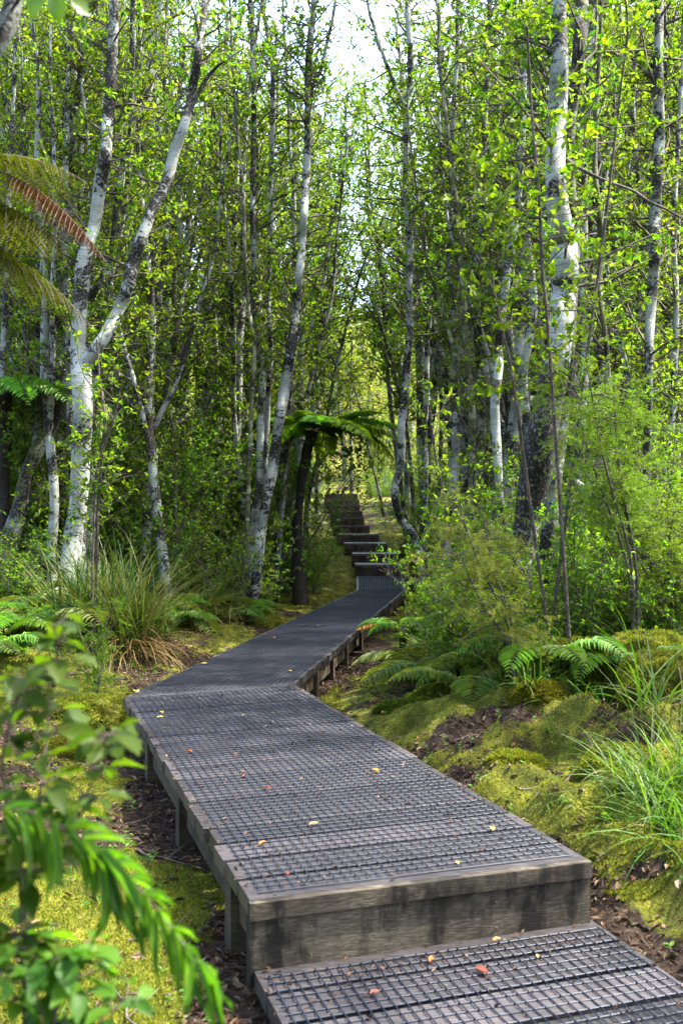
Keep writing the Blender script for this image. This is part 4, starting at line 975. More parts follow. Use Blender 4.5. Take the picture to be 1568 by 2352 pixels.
scatter_shrubs(24, (1060, 1620), (9.5, 17), [1, 0, 3, 1, 2], 'leafy green shrub filling the understorey of the right grove', 'understorey shrubs of the right grove')
scatter_shrubs(22, (985, 1650), (17, 30), [2, 4], 'tall leafy shrub at the back of the right grove', 'tall shrubs at the back of the right grove', dmin=.8, clear=.6)
scatter_shrubs(34, (1050, 1640), (7.5, 11), [0, 3, 1], 'low shrub at the front edge of the right grove, just off the deck', 'low shrubs at the front of the right grove', clear=.7, scr=(.6, 1.0), dmin=.32)
scatter_shrubs(12, (560, 1020), (38.5, 46), [1, 3, 0], 'bush beside the top of the timber stairs', 'bushes at the top of the stairs', clear=.3)
scatter_shrubs(14, (690, 780), (17, 33), [0, 3], 'small dark bush on the bank left of the stairs', 'small bushes left of the stairs', clear=1.25, scr=(.6, 1.0))
scatter_shrubs(12, (850, 960), (19, 34), [0, 3, 1], 'small bush on the bank right of the stairs', 'small bushes right of the stairs', clear=1.35, scr=(.6, 1.0))

scatter_shrubs(12, (1010, 1230), (7.6, 9.6), [0, 3], 'low leafy shrub in the tangle at the right edge of the deck past the bend', 'low shrubs at the right edge of the deck', clear=.55, scr=(.45, .8), dmin=.22)
scatter_shrubs(30, (1110, 1640), (6.7, 8.2), [0, 3, 1], 'leafy shrub in the tangle above the right mossy bank', 'shrubs above the right mossy bank', clear=.8, scr=(.5, .85), dmin=.25)
scatter_shrubs(7, (-60, 420), (9.8, 12.5), [0, 3], 'low leafy shrub around the big sedge tussock', 'low shrubs around the sedge tussock', clear=.9, scr=(.6, 1.0), dmin=.3)
scatter_shrubs(34, (200, 660), (13.2, 19), [2, 4, 2], 'tall bushy sapling filling the left thicket behind the white trunks', 'tall saplings of the left thicket', scr=(.9, 1.45), dmin=.4, clear=.9)
scatter_shrubs(18, (-60, 200), (13.0, 19), [2, 4, 1], 'tall bushy sapling at the far left behind the mottled trunks', 'tall saplings at the far left', scr=(.9, 1.4), dmin=.5)
k = 0
for px, Y in [(230, 10.8), (330, 11.8), (390, 11.4), (430, 12.8), (480, 13.2), (260, 13.6), (310, 14.4), (120, 11), (60, 11.4), (350, 15), (500, 14.2), (520, 13.0), (400, 14.6), (180, 13)]:
    put_px(fprotos, k, px, 0, Y, 1.0+.4*rng.random(), 'lush fern in the drift of ferns left of the trunk cluster', 'ferns left of the trunk cluster'); k += 1
scatter_shrubs(9, (640, 760), (15.6, 19), [0, 3], 'small leafy bush around the black fern trunk', 'bushes around the black fern trunk', clear=.7, scr=(.5, .8), dmin=.25)
scatter_shrubs(16, (620, 1000), (43, 58), [1, 4, 2], 'pale bush scattered over the clearing beyond the stairs', 'bushes over the clearing', scr=(.9, 1.4), dmin=.8)
# bare white bush by the stair top
bx, by = P(745, 0, 33)[0]-.05, 33.0
mb = MB(); g = np.random.default_rng(5)
for i in range(46):
    a = g.uniform(0, 6.28); p = np.zeros(3); d = np.array([math.cos(a)*.5, math.sin(a)*.5, 1.0]); pts = [p]
    for j in range(5): d = d/np.linalg.norm(d)+g.normal(0, .22, 3); pts.append(pts[-1]+d*.15)
    tube(mb, pts, np.linspace(.011, .005, 6), 4)
r = mb.build('dead_bush', M['dead']); r.location = (bx-.45, by, 2.0); tagit(r, 'bare whitish dead bush beside the top of the stairs', 'bush')
# ------------------------------------------------------------------ grasses
def blades(ml, n, length, spread, lean, width, seed, droop=1.0, base=(0, 0, 0), azc=None, azs=6.28):
    g = np.random.default_rng(seed); K = 7
    az = g.uniform(0, 6.28, n) if azc is None else azc+g.uniform(-azs/2, azs/2, n)
    L = length*g.uniform(.5, 1.15, n); le = g.uniform(*lean, n)
    b0 = np.stack([g.normal(0, spread, n), g.normal(0, spread, n), np.full(n, -.02)], -1)+np.array(base)
    ang = math.pi/2-le; pts = [b0]; wv = []
    curv = g.uniform(.6, 1.4, n)*droop
    for j in range(1, K):
        a = ang-curv*(j/K)**1.3*1.5
        stp = L/(K-1)
        pts.append(pts[-1]+np.stack([np.cos(az)*np.cos(a), np.sin(az)*np.cos(a), np.sin(a)], -1)*stp[:, None])
    pts = np.stack(pts, 1); tw = az+math.pi/2+g.normal(0, .5, n); s = np.stack([np.cos(tw), np.sin(tw), g.normal(0, .2, n)], -1)
    w = width*np.array([.7, 1, 1, .9, .7, .4, .05])
    A = pts-s[:, None]*w[None, :, None]*.5; B = pts+s[:, None]*w[None, :, None]*.5
    v = np.stack([A, B], 2).reshape(-1, 3)
    i0 = (np.arange(n)*K*2)[:, None]; j = (np.arange(K-1)*2)[None]
    q = np.stack([i0+j, i0+j+1, i0+j+3, i0+j+2], -1).reshape(-1, 4); ml.add(v, q)
def tussock(name, label, x, y, parts, group=None):
    z = gz(x, y); r = empty(name, (x, y, z), label, 'grass clump', group)
    for i, (nm, mat, n, ln, sp_, lean, w, dr, azc, azs) in enumerate(parts):
        ml = MB(); blades(ml, n, ln, sp_, lean, w, i+int(abs(x*100)+y*10), dr, azc=azc, azs=azs); ml.build(nm, M[mat], r, smooth=False)
    return r
tx = P(285, 0, 9.6)[0]
tussock('sedge_tussock', 'big sedge tussock with upright green blades and a skirt of straw-coloured ones, by the bend', tx, 9.6,
        [('green_blades', 'sedge', 520, 1.25, .14, (.05, .7), .013, .55, None, 6.28), ('dry_blades', 'straw', 420, .9, .13, (.6, 1.25), .008, 1.1, R(-60), 3.6)])
tussock('sedge_tussock', 'narrower green sedge tussock at the foot of the thick forked tree', P(200, 0, 9.9)[0], 9.9,
        [('green_blades', 'sedge', 300, 1.1, .12, (.05, .6), .013, .5, None, 6.28), ('dry_blades', 'straw', 160, .7, .1, (.6, 1.2), .007, 1.1, None, 6.28)])
tussock('sedge_tussock', 'brown dry tussock just left of the far boardwalk, near the cluster base', P(470, 0, 12.3)[0], 12.3,
        [('dry_blades', 'straw', 260, .6, .14, (.3, 1.2), .008, 1.1, None, 6.28), ('green_blades', 'sedge', 80, .8, .1, (.05, .6), .011, .6, None, 6.28)])
for i, (px, Y, n, ln, lab) in enumerate([
    (1525, 4.3, 300, .52, 'lush fine grass clump at the right border beside the lower deck'),
    (1600, 3.95, 260, .55, 'bright grass clump nearest the lens at the lower right'),
    (1500, 5.2, 30, .75, 'sparse broad-bladed grass standing over the right mossy mounds'),
    (1130, 7.4, 110, .75, 'upright green grass tuft in front of the dark sapling stem'),
    (1230, 6.0, 70, .45, 'broad-bladed grass tuft rising from the litter under the feathery sapling'), (1345, 5.9, 60, .4, 'loose grass tuft between the golden moss mounds'),
    (1090, 6.7, 80, .45, 'strappy grass tuft nearest the bright green moss pads'), (1290, 6.7, 110, .6, 'strappy grass tuft at the foot of the thin brown sapling'), (1440, 6.5, 90, .55, 'dense grass tuft on top of the right mossy bank'),
    (1010, 9.0, 150, .65, 'grass tuft beside the right edge of the deck, near the pale fern'),
    (1390, 7.0, 60, .6, 'arching grass tuft under the mossy stem on the right'),
    (1560, 6.6, 50, .5, 'thin grass tuft behind the mossy mounds at the right border'),
    (960, 8.6, 60, .4, 'small grass tuft leaning over brown litter right of the bend')]):
    x = (px-784)/F*Y
    tussock('grass_clump', lab, x, Y, [('dead_blades', 'straw', max(12, n//6), ln*.8, .09, (.5, 1.4), .005, 1.2, None, 6.28), ('blades', 'grass', n, ln, .10 if n > 200 else .07, (.05, 1.0), .007 if n > 200 else .011, .9, None, 6.28)])
for i, (px, Y) in enumerate([(940, 8.1), (985, 7.9), (900, 8.8), (1045, 7.3)]):
    x = (px-784)/F*Y
    tussock('dry_tuft', ['tuft of dead brown stalks closest to the deck on the right', 'tuft of dead brown stalks leaning at the foot of the right bank', 'tuft of dead brown stalks beside the deck posts', 'tuft of dead brown stalks above the bright green moss pads'][i], x, Y,
            [('dry_blades', 'straw' if i % 2 else 'litter', 110, .36, .08, (.2, 1.2), .005, .8, None, 6.28)])

# seedlings and stray blades growing out of moss and litter
ml = MB(); g = np.random.default_rng(77); C, D, U, L_ = [], [], [], []
for i in range(900):
    sd_ = g.random() < .5; y = 2.9+6.5*g.random()**1.3; xl, xr = np.interp(y, Yk, XL), np.interp(y, Yk, XR)
    x = xl-.12-2.4*g.random() if sd_ else xr+.12+2.4*g.random(); z = gz(x, y); h = g.uniform(.015, .07); a0 = g.uniform(0, 6.28)
    for k in range(int(g.integers(3, 7))):
        a = a0+k*2.4; C.append([x, y, z+h*(.4+.15*k)]); D.append([math.cos(a), math.sin(a), g.uniform(-.1, .7)]); U.append([g.normal(0, .2), g.normal(0, .2), 1]); L_.append(g.uniform(.010, .028))
L_ = np.array(L_); leaves(ml, np.array(C), np.array(D), np.array(U), L_, L_*.5, '6')
for i in range(420):
    sd_ = g.random() < .4; y = 2.9+6.5*g.random()**1.2; xl, xr = np.interp(y, Yk, XL), np.interp(y, Yk, XR)
    x = xl-.12-2.4*g.random() if sd_ else xr+.1+2.4*g.random(); blades(ml, 3, g.uniform(.06, .2), .012, (.1, 1.1), .004, i, .8, base=(x, y, gz(x, y)))
tagit(ml.build('seedlings', M['grass'], smooth=False), 'tiny seedlings and stray grass blades sprouting from moss and litter', 'seedlings', kind='stuff')
# ------------------------------------------------------------------ mossy mounds
def mound(label, px, py, Y, rx, ry, rz_, seed, mat='moss_tuft', n=12000, L=.019):
    x, y = (px-784)/F*Y, Y; z = gz(x, y)
    nu, nv = 64, 40; th = np.linspace(0, 2*math.pi, nu, endpoint=False); ph = np.linspace(0, math.pi*.62, nv)
    TH_, PH = np.meshgrid(th, ph)
    def surf(a, b_):
        ux, uy, uz = np.sin(b_)*np.cos(a), np.sin(b_)*np.sin(a), np.cos(b_)
        nn = fbm(ux*2.2+seed, uy*2.2+uz*1.7, seed, 3); n2 = 1-np.abs(2*vn(ux*6+seed, uy*6+uz*3, seed+3)-1)
        f = .72+.45*nn+.10*n2
        return np.stack([ux*rx*f, uy*ry*f, uz*rz_*f-.02], -1)
    v = surf(TH_, PH); mb = MB(); I_ = np.arange(nu*nv).reshape(nv, nu); J = np.roll(I_, -1, 1)
    mb.add(v.reshape(-1, 3), np.stack([I_[:-1], I_[1:], J[1:], J[:-1]], -1).reshape(-1, 4))
    o = mb.build('moss_mound', M['ground'], attrs={'moss': np.ones(nu*nv)}); o.location = (x, y, z); tagit(o, label, 'moss mound')
    g = np.random.default_rng(seed); a = g.uniform(0, 6.28, n); b_ = np.arccos(g.uniform(math.cos(math.pi*.6), 1, n)); k = fbm(np.cos(a)*4+seed, b_*4, seed+9, 3) > .36
    a, b_ = a[k], b_[k]; c = surf(a, b_); nn = c/np.array([rx, ry, rz_])**2; nn /= np.linalg.norm(nn, axis=1, keepdims=True); m_ = len(c)
    ml = MB(); leaves(ml, c, nn+g.normal(0, .5, (m_, 3)), g.normal(0, 1, (m_, 3)), g.uniform(.6, 1.5, m_)*L, L*.42, '4'); ml.build('moss_fur', M[mat], o, smooth=False)
    return o
mound('biggest golden moss mound high on the right bank', 1470, 0, 6.3, .34, .30, .24, 1)
mound('golden moss mound in front of the biggest one, right border', 1540, 0, 5.7, .30, .26, .22, 2)
mound('moss mound overhanging the dark hollow on the right bank', 1320, 0, 6.4, .32, .24, .17, 3)
mound('round olive moss mound above the right-hand grass clump', 1420, 0, 4.95, .20, .17, .17, 4)
mound('small moss mound below the dark hollow, among brown leaves', 1230, 0, 5.9, .16, .13, .09, 5)
mound('pale moss mound close against the right edge of the deck', 1185, 0, 5.1, .15, .10, .07, 6)
mound('flat bright green moss pad nearest the deck on the right', 960, 0, 6.75, .26, .10, .06, 7, 'moss_green')
mound('second bright green moss pad, behind the nearest one on the right', 1010, 0, 7.25, .26, .10, .06, 8, 'moss_green')
mound('mossy log-like mound left of the bend, darkest side facing the deck', 210, 0, 7.0, .42, .16, .19, 9)
mound('low mossy hump in front of the log-like mound, left of the bend', 170, 0, 6.2, .28, .16, .12, 10)
mound('mossy boulder at the foot of the trunk cluster', 610, 0, 13.0, .22, .2, .2, 11, 'moss_tuft', 5000, .025)
mound('ochre mossy outcrop right of the stairs below the S-curved tree', 985, 0, 18.9, .40, .5, .5, 12, 'moss_tuft', 9000, .02)
mound('lower ochre mossy outcrop at the right side of the first steps', 955, 0, 21.8, .40, .5, .5, 13, 'moss_tuft', 9000, .02)

# stump and small trunks left of the stairs
def stump(label, px, py0, py1, Y, w):
    x = (px-784)/F*Y; z0 = gz(x, Y); z1 = P(0, py1, Y)[2]; r_ = w/F*Y/2
    mb = MB(); s = smooth_path([[0, 0, -.1, r_*1.4], [.01, 0, (z1-z0)*.4, r_], [-.02, 0, (z1-z0)*.8, r_*.9], [.0, 0, z1-z0, r_*.6]], .06)
    tube(mb, s[:, :3], s[:, 3], 12, .22, int(px)); o = mb.build('stump', M['fern_trunk']); o.location = (x, Y, z0); tagit(o, label, 'stump')
0 and stump('mossy dark stump standing against the left edge of the far boardwalk', 722, 1390, 1285, 15.2, 27)
0 and stump('thin black stump behind the mossy one, left of the stairs', 742, 1300, 1180, 18.5, 24)

# vertical bare tree in the clearing, and the leaning ones by it
tree('dark_pole_tree', 'straight dark bare trunk standing alone behind the top step', None, 38.5, [[(806, 1132, 7), (807, 1060, 6), (806, 1000, 6), (805, 900, 5), (808, 780, 4)]], bark='bark_dark', n=16, zmin=6, leafm='leaf_sunlit_tint', leafL=.12, reach=(.6, 1.6))
tree('leaning_tree', 'slanting thin trunk right of the bare pole, over the stairs', None, 30, [[(868, 1120, 7), (853, 1060, 6), (838, 1000, 6), (825, 930, 5), (800, 850, 4)]], bark='bark_dark', n=20, zmin=4, leafm='leaf_bg', leafL=.09)
tree('arching_tree', 'thin dark tree arching right over the path from the fern trunk', None, 17.5, [[(705, 1180, 8), (720, 1090, 8), (745, 990, 7), (768, 860, 8), (798, 740, 7), (830, 620, 6), (880, 500, 4)], [(722, 1085, 6), (760, 1030, 5), (790, 985, 3)]], bark='bark_dark', n=55, zmin=3.0, leafm='leaf_bg')
tree('arching_tree', 'thin dark tree bending left over the path from the right grove', None, 19, [[(950, 1180, 9), (935, 1000, 8), (905, 850, 7), (870, 730, 6), (840, 660, 5)], [(925, 940, 5), (890, 880, 4), (860, 840, 3)]], bark='bark_dark', n=55, zmin=3.0, leafm='leaf_bg')

tree('overhanging_tree', 'leafy tree leaning in from the left over the stairs, its crown closing the sky gap', None, 24, [[(705, 1150, 12), (712, 1000, 11), (722, 850, 10), (735, 700, 9), (752, 560, 8), (775, 440, 6), (785, 330, 5), (800, 210, 4)], [(725, 800, 7), (755, 680, 6), (800, 580, 4), (835, 520, 3)]], bark='bark_dark', n=200, zmin=4.0, leafm='leaf_bg', leafL=.075, per=32, reach=(.6, 1.7), ext=.8)
tree('overhanging_tree', 'leafy tree leaning in from the right over the stairs, below the sky gap', None, 25, [[(925, 1150, 12), (905, 1000, 11), (890, 860, 10), (880, 700, 9), (868, 560, 8), (850, 440, 6), (846, 320, 5), (836, 190, 4)], [(888, 820, 7), (862, 700, 6), (835, 620, 4)]], bark='bark_dark', n=180, zmin=5.0, leafm='leaf_bg', leafL=.075, per=32, reach=(.6, 1.6), ext=.8)
tree('overhanging_tree', 'farther leafy tree left of the stairs, rounded crown under the sky gap', None, 31, [[(728, 1120, 10), (730, 950, 9), (722, 780, 8), (730, 600, 7), (745, 430, 6), (742, 320, 5), (752, 200, 4)], [(728, 760, 6), (690, 600, 5), (670, 450, 3)]], bark='bark_dark', n=210, zmin=4.0, leafm='leaf_bg', leafL=.085, per=32, reach=(.6, 1.9), ext=.8)
# dark slim saplings on the left
for i, (pl, Y, lab) in enumerate([
    ([(222, 1330, 7), (224, 1180, 7), (232, 1080, 6), (240, 960, 7), (228, 860, 5), (222, 780, 4)], 9.4, 'dark slim sapling with leafy top just right of the thick forked trunk'),
    ([(212, 1330, 6), (216, 1200, 5), (222, 1080, 5), (262, 960, 5), (275, 900, 3)], 9.2, 'darker twiggy sapling leaning right in front of the ringed white tree'),
    ([(405, 1220, 5), (403, 1100, 5), (402, 1005, 5), (388, 940, 3)], 13, 'thin sapling with a forked top among the ferns left of the path'),
    ([(1010, 1330, 8), (1025, 1180, 7), (1000, 1050, 6), (985, 930, 5)], 9.5, 'dark leafy sapling right of the far deck, in front of the ringed trees'),
    ([(1202, 1050, 8), (1190, 960, 8), (1170, 830, 7), (1140, 700, 6), (1125, 560, 5), (1150, 420, 4)], 6.6, 'thin brown sapling rising in front of the biggest white tree'),
    ([(1260, 780, 8), (1245, 620, 8), (1238, 450, 7), (1220, 250, 6), (1210, 60, 5)], 6.4, 'slender bare sapling with broad leaves overlapping the biggest white trunk'),
    ([(1350, 800, 7), (1375, 620, 7), (1400, 420, 6), (1425, 200, 5), (1440, 40, 4)], 6.8, 'slender leafy sapling between the biggest and the tall straight white tree')]):
    tree('sapling', lab, None, Y, [pl], bark='twig', n=16 if i < 4 else 22, zmin=1.0 if i < 4 else 2.0, leafL=.055 if i < 4 else .06, leafm='leaf', per=20, reach=(.15, .6), ext=1.0, face=.2)

# ------------------------------------------------------------------ close shrubs right: feathery sapling and fine-leaved shrubs
def feathery(name, label, px, Y, H, spread, n, seed, mat, L=.03, Wd=.0035, col_c=None, zlo=.5):
    x = (px-784)/F*Y; z0 = gz(x, Y); g = np.random.default_rng(seed)
    r = empty(name, (x, Y, z0), label, 'sapling'); mt, mtw, ml = MB(), MB(), MB()
    sts = []
    for q_ in range(4):
        a = g.uniform(0, 6.28); dx, dy_ = math.cos(a)*spread*.75, math.sin(a)*spread*.5; hh_ = H*g.uniform(.7, 1.0)
        sts.append(smooth_path([[g.normal(0, .03), g.normal(0, .03), -.05, .014], [dx*.2+.03, dy_*.2, hh_*.35, .010], [dx*.6-.02, dy_*.6, hh_*.7, .007], [dx, dy_, hh_, .003]], .05)); tube(mt, sts[-1][:, :3], sts[-1][:, 3], 7, .12, seed+q_)
    for i in range(n):
        s = sts[i % 4]; k = int(len(s)*g.uniform(zlo, 1)); k = min(k, len(s)-1); p = s[k, :3]; a = g.uniform(0, 6.28); d = np.array([math.cos(a), math.sin(a), g.uniform(-.1, .5)])
        ln = spread*g.uniform(.25, .75); pts = [p]
        for j in range(5): d = d/np.linalg.norm(d)+g.normal(0, .12, 3)+np.array([0, 0, -.07]); pts.append(pts[-1]+d/np.linalg.norm(d)*ln/5)
        pts = np.array(pts); tube(mtw, pts, np.linspace(.004, .0012, 6), 3)
        for q_ in range(9):
            u = g.uniform(.25, 1)*4.99; j = int(u); b0 = pts[j]*(1-(u-j))+pts[j+1]*(u-j); dd = (pts[j+1]-pts[j]); dd /= np.linalg.norm(dd); dd = dd*.8+g.normal(0, .6, 3); dd /= np.linalg.norm(dd)
            l2 = g.uniform(.05, .13); m_ = 26; v_ = g.uniform(0, 1, m_)
            c = b0+dd*(l2*v_)[:, None]; pd = np.cross(dd, g.normal(0, 1, (m_, 3))); pd /= np.linalg.norm(pd, axis=1, keepdims=True)
            leaves(ml, c, pd*.85+dd*.7, g.normal(0, 1, (m_, 3)), L*g.uniform(.6, 1.2, m_), Wd, '4')
    mt.build('trunk', M['twig'], r); mtw.build('twigs', M['twig'], r); ml.build('foliage', M[mat], r, smooth=False)
feathery('feathery_sapling', 'feathery sapling with rusty olive sprays hanging in front of the dark trunk base', 1185, 6.2, 1.28, .5, 120, 1, 'feather', L=.022, zlo=.22)
feathery('fine_leaved_sapling', 'fine-leaved yellow-green sapling spreading over the right grove below the bare branch', 1460, 6.6, 2.1, .6, 190, 2, 'fine', L=.02, Wd=.005, zlo=.55)
feathery('fine_leaved_sapling', 'bushy fine-leaved sapling at the right border, behind the mossy mounds', 1530, 6.9, 1.5, .55, 200, 3, 'fine', L=.02, Wd=.005, zlo=.25)
feathery('fine_leaved_sapling', 'low grey-green fine-leaved bush near the right border at ground level', 1490, 6.9, .7, .5, 130, 4, 'leaf_dark', L=.016, Wd=.004, zlo=.1)
feathery('fine_leaved_sapling', 'dark fine-leaved sapling at the left end of the bend, before the big tussock', 215, 7.6, .75, .22, 46, 5, 'leaf_dark', L=.016, Wd=.004, zlo=.2)
feathery('fine_leaved_sapling', 'fluffy green sapling between the deck and the feathery one', 1080, 7.6, .85, .4, 80, 6, 'leaf', L=.024, Wd=.009, zlo=.2)

# ------------------------------------------------------------------ close shrubs left (soft in the photograph)
def near_shrub(label, stems, Y, nl, L, seed):
    g = np.random.default_rng(seed); mt, ml = MB(), MB(); org = None
    for si, pl in enumerate(stems):
        w = poly_to_world(pl, Y, dy=.05, seed=seed+si)
        if org is None: org = np.array([w[0][0], w[0][1], gz(w[0][0], w[0][1])])
        w = [[org[0]+g.normal(0, .03), org[1]+g.normal(0, .03), org[2]-.05, .007]]+w
        s = smooth_path(w, .03); tube(mt, s[:, :3], np.maximum(s[:, 3], .0014), 6, .08, seed+si)
        on = s[s[:, 2] > P(0, pl[0][1], Y)[2]-.02]
        C, D, U = [], [], []
        for i in range(nl[si]):
            k = int(len(on)*(.05+.95*(i+.5)/nl[si])); k = min(k, len(on)-1); a = i*2.4+g.normal(0, .3)
            pet = g.uniform(.005, .028); d = np.array([math.cos(a), math.sin(a), g.uniform(-.1, .5)]); d /= np.linalg.norm(d)
            p = on[k, :3]; tube(mt, [p, p+d*pet], [.0016, .001], 3)
            C.append(p+d*pet); D.append(d+np.array([0, 0, g.uniform(-.7, .15)])); U.append(np.array([0, 0, 1])+g.normal(0, .35, 3))
        l = L*g.uniform(.7, 1.2, len(C)); leaves(ml, np.array(C), np.array(D), np.array(U), l, l*g.uniform(.52, .7, len(C)), 'B')
    r = empty('broadleaf_shrub', org, label, 'shrub'); mt.build('stem', M['twig'], r, origin=org); ml.build('foliage', M['leaf_fore'], r, origin=org, smooth=True)
    return r
near_shrub('bright broadleaf shrub rising highest at the lower left, close to the lens', [
    [(60, 2200, 9), (70, 2000, 8), (95, 1800, 7), (112, 1640, 6), (130, 1520, 5), (125, 1440, 3)],
    [(65, 2150, 7), (150, 1950, 6), (200, 1830, 5), (235, 1720, 4), (245, 1690, 2)],
    [(50, 2150, 7), (20, 1900, 6), (5, 1740, 5), (40, 1600, 4), (45, 1560, 2)]], 1.25, [76, 54, 52], .040, 3)
near_shrub('low broadleaf shrub filling the bottom left corner', [
    [(120, 2380, 9), (125, 2280, 7), (100, 2210, 5), (30, 2150, 3)], [(125, 2360, 7), (170, 2250, 6), (190, 2180, 4)], [(110, 2380, 6), (30, 2300, 5), (0, 2230, 3)],
    [(130, 2380, 6), (230, 2340, 4), (290, 2300, 3)]], 1.2, [34, 28, 26, 20], .040, 4)
# arching frond with long drooping leaflets
g = np.random.default_rng(12); mt, ml = MB(), MB()
w = [P(-190, 2500, 1.2), P(-170, 2100, 1.2), P(-90, 1890, 1.2), P(40, 1860, 1.18), P(150, 1905, 1.17), P(260, 1985, 1.16), P(360, 2090, 1.15), P(450, 2210, 1.14), P(505, 2290, 1.14)]
org = np.array([w[0][0], w[0][1], gz(w[0][0], w[0][1])]); w = [org-[0, 0, .05]]+w
s = smooth_path(w, .02); tube(mt, s, np.linspace(.004, .001, len(s)), 5)
on = s[(s[:, 0] > P(-120, 0, 1.2)[0]) & (s[:, 2] > P(0, 2310, 1.14)[2])]; C, D, U, Ls = [], [], [], []
for i in range(84):
    p = on[int((len(on)-1)*i/83)]; j = min(int((len(on)-1)*i/83)+1, len(on)-1); t = on[j]-on[max(0, j-2)]; t /= np.linalg.norm(t)
    sg = 1 if i % 2 else -1
    d = t*.5+np.array([0, sg*.5, 0])+np.array([0, 0, -.75 if sg < 0 else .0])+g.normal(0, .2, 3)
    C.append(p); D.append(d); U.append(np.array([.25, -.3, 1])+g.normal(0, .35, 3)); Ls.append((.105 if sg < 0 else .06)*(1-.35*abs(i/42-1))*g.uniform(.85, 1.1))
Ls = np.array(Ls); leaves(ml, np.array(C), np.array(D), np.array(U), Ls, Ls*.11, 'B')
r = empty('arching_fern', org, 'out-of-focus bright frond with long leaflets arching across the lower left', 'fern'); mt.build('stalk', M['twig'], r, origin=org); ml.build('leaflets', M['leaf_fore'], r, origin=org)
# overhanging twig at the top left and its tree
g = np.random.default_rng(2)
tr_ = [P(-330, 1500, 1.9), P(-260, 900, 1.9), P(-200, 500, 1.9), P(-90, 220, 1.9), P(0, 90, 1.9), P(30, 10, 1.9), P(60, -200, 1.9)]
org = np.array([tr_[0][0], tr_[0][1], gz(tr_[0][0], tr_[0][1])]); pts = [org-[0, 0, .1]]+tr_
mt, ml = MB(), MB(); s = smooth_path(pts, .04); tube(mt, s, np.linspace(.032, .016, len(s)), 9, .12, 3)
br = smooth_path([P(20, 30, 1.9), P(70, -30, 1.8), P(120, -20, 1.7), P(170, 10, 1.65)], .02); tube(mt, br, np.linspace(.004, .0015, len(br)), 5)
C = [P(95, -30, 1.7), P(125, -10, 1.7), P(60, -30, 1.75), P(150, -20, 1.65), P(165, 0, 1.65)]; D = [[-.3, -.2, -1], [.2, 0, -1], [-.6, -.2, -.3], [.9, -.2, -.15], [.9, .3, -.5]]
leaves(ml, np.array(C), np.array(D, dtype=float), np.array([[.2, -1, .4]]*5), np.array([.06, .045, .05, .045, .035]), .032, 'B')
r = empty('overhanging_tree', org, 'near dark branch with a few broad leaves at the top left corner', 'tree'); mt.build('trunk', M['bark_dark'], r, origin=org); ml.build('crown', M['leaf_near'], r, origin=org)

# ------------------------------------------------------------------ fallen leaves and sticks
def curled(mb, L, W_, seed):
    g = np.random.default_rng(seed); n = 7
    v = []
    for i in range(n):
        u = i/(n-1); w = W_*math.sin(math.pi*min(1, u*.94+.04))**.8*.5; z = .16*L*math.sin(u*3.1)*g.uniform(.8, 1.2)
        for sg in (-1, 0, 1): v.append([(u-.5)*L, sg*w, z*.5+abs(sg)*W_*.32*g.uniform(.5, 1.2)+.002])
    mb.add(v, [[i*3+k, i*3+k+1, (i+1)*3+k+1, (i+1)*3+k] for i in range(n-1) for k in range(2)])
FL_ = [(752, 2193, .062, 'fall_orange', 'biggest orange leaf lying at the foot of the grey riser'), (703, 2190, .03, 'fall_orange', 'small orange leaf beside the biggest one under the riser'),
       (990, 2213, .034, 'fall_orange', 'orange leaf near the middle of the lower deck'), (1105, 2240, .05, 'fall_red', 'red-orange leaf standing on the lower deck, right of its middle'),
       (1318, 2098, .045, 'fall_red', 'rust leaf at the right foot of the grey riser'), (1140, 2167, .03, 'fall_orange', 'orange leaf against the riser right of its middle'),
       (1235, 2205, .022, 'fall_yellow', 'small yellow leaf on the lower deck below the riser'), (602, 1945, .034, 'fall_orange', 'orange leaf near the front left corner of the upper deck'),
       (720, 1900, .036, 'fall_orange', 'orange leaf left of the middle, three boards behind the nosing'), (862, 1776, .045, 'fall_orange', 'pale orange leaf in the middle of the sunlit boards'),
       (1130, 1912, .040, 'fall_yellow', 'yellow leaf close to the front right of the upper deck'), (434, 1731, .034, 'fall_orange', 'orange leaf near the left edge, midway to the bend'),
       (314, 1594, .075, 'fall_yellow', 'large yellow leaf at the left corner of the bend'), (372, 1641, .04, 'fall_yellow', 'upper of two narrow yellow leaves past the bend corner'),
       (368, 1652, .035, 'fall_yellow', 'lower of two narrow yellow leaves past the bend corner'), (614, 1817, .035, 'fall_red', 'dark red leaf left of the middle of the near run'),
       (560, 1788, .026, 'fall_red', 'smaller dark red leaf on the near run'), (470, 1528, .05, 'fall_yellow', 'yellow leaf near the left edge just behind the bend'),
       (630, 1468, .05, 'fall_orange', 'tan leaf on the far run, nearest its left edge'), (665, 1545, .04, 'fall_yellow', 'yellow leaf in the bright patch behind the bend'),
       (730, 1440, .05, 'fall_yellow', 'yellow leaf on the far run before the posts'), (660, 2015, .022, 'fall_red', 'tiny red leaf on the nosing board'),
       (960, 1700, .028, 'fall_orange', 'small orange leaf right of the middle of the near run'), (780, 1625, .03, 'fall_red', 'small rust leaf near the right edge by the bend'),
       (560, 1648, .03, 'fall_yellow', 'small yellow-green leaf midway across the bend boards'), (880, 1640, .03, 'fall_orange', 'orange leaf at the right edge of the near run'),
       (860, 2290, .03, 'fall_red', 'rust leaf at the bottom of the lower deck'), (1050, 1990, .024, 'fall_yellow', 'tiny yellow leaf just behind the middle of the nosing')]
for i, (px, py, L, mat, lab) in enumerate(FL_):
    zz = -.213 if py > 2080 else 0.0
    Y = F*(EYE-zz)/(py-HZ); x = (px-784)/F*Y
    mb = MB(); curled(mb, L*1.1, L*.5, i); o = mb.build('fallen_leaf', M[mat]); o.location = (x, Y, zz+.0075); o.rotation_euler = (random.uniform(-.15, .15), 0, random.uniform(0, 6.28)); tagit(o, lab, 'leaf', 'fallen leaves on the boardwalk')
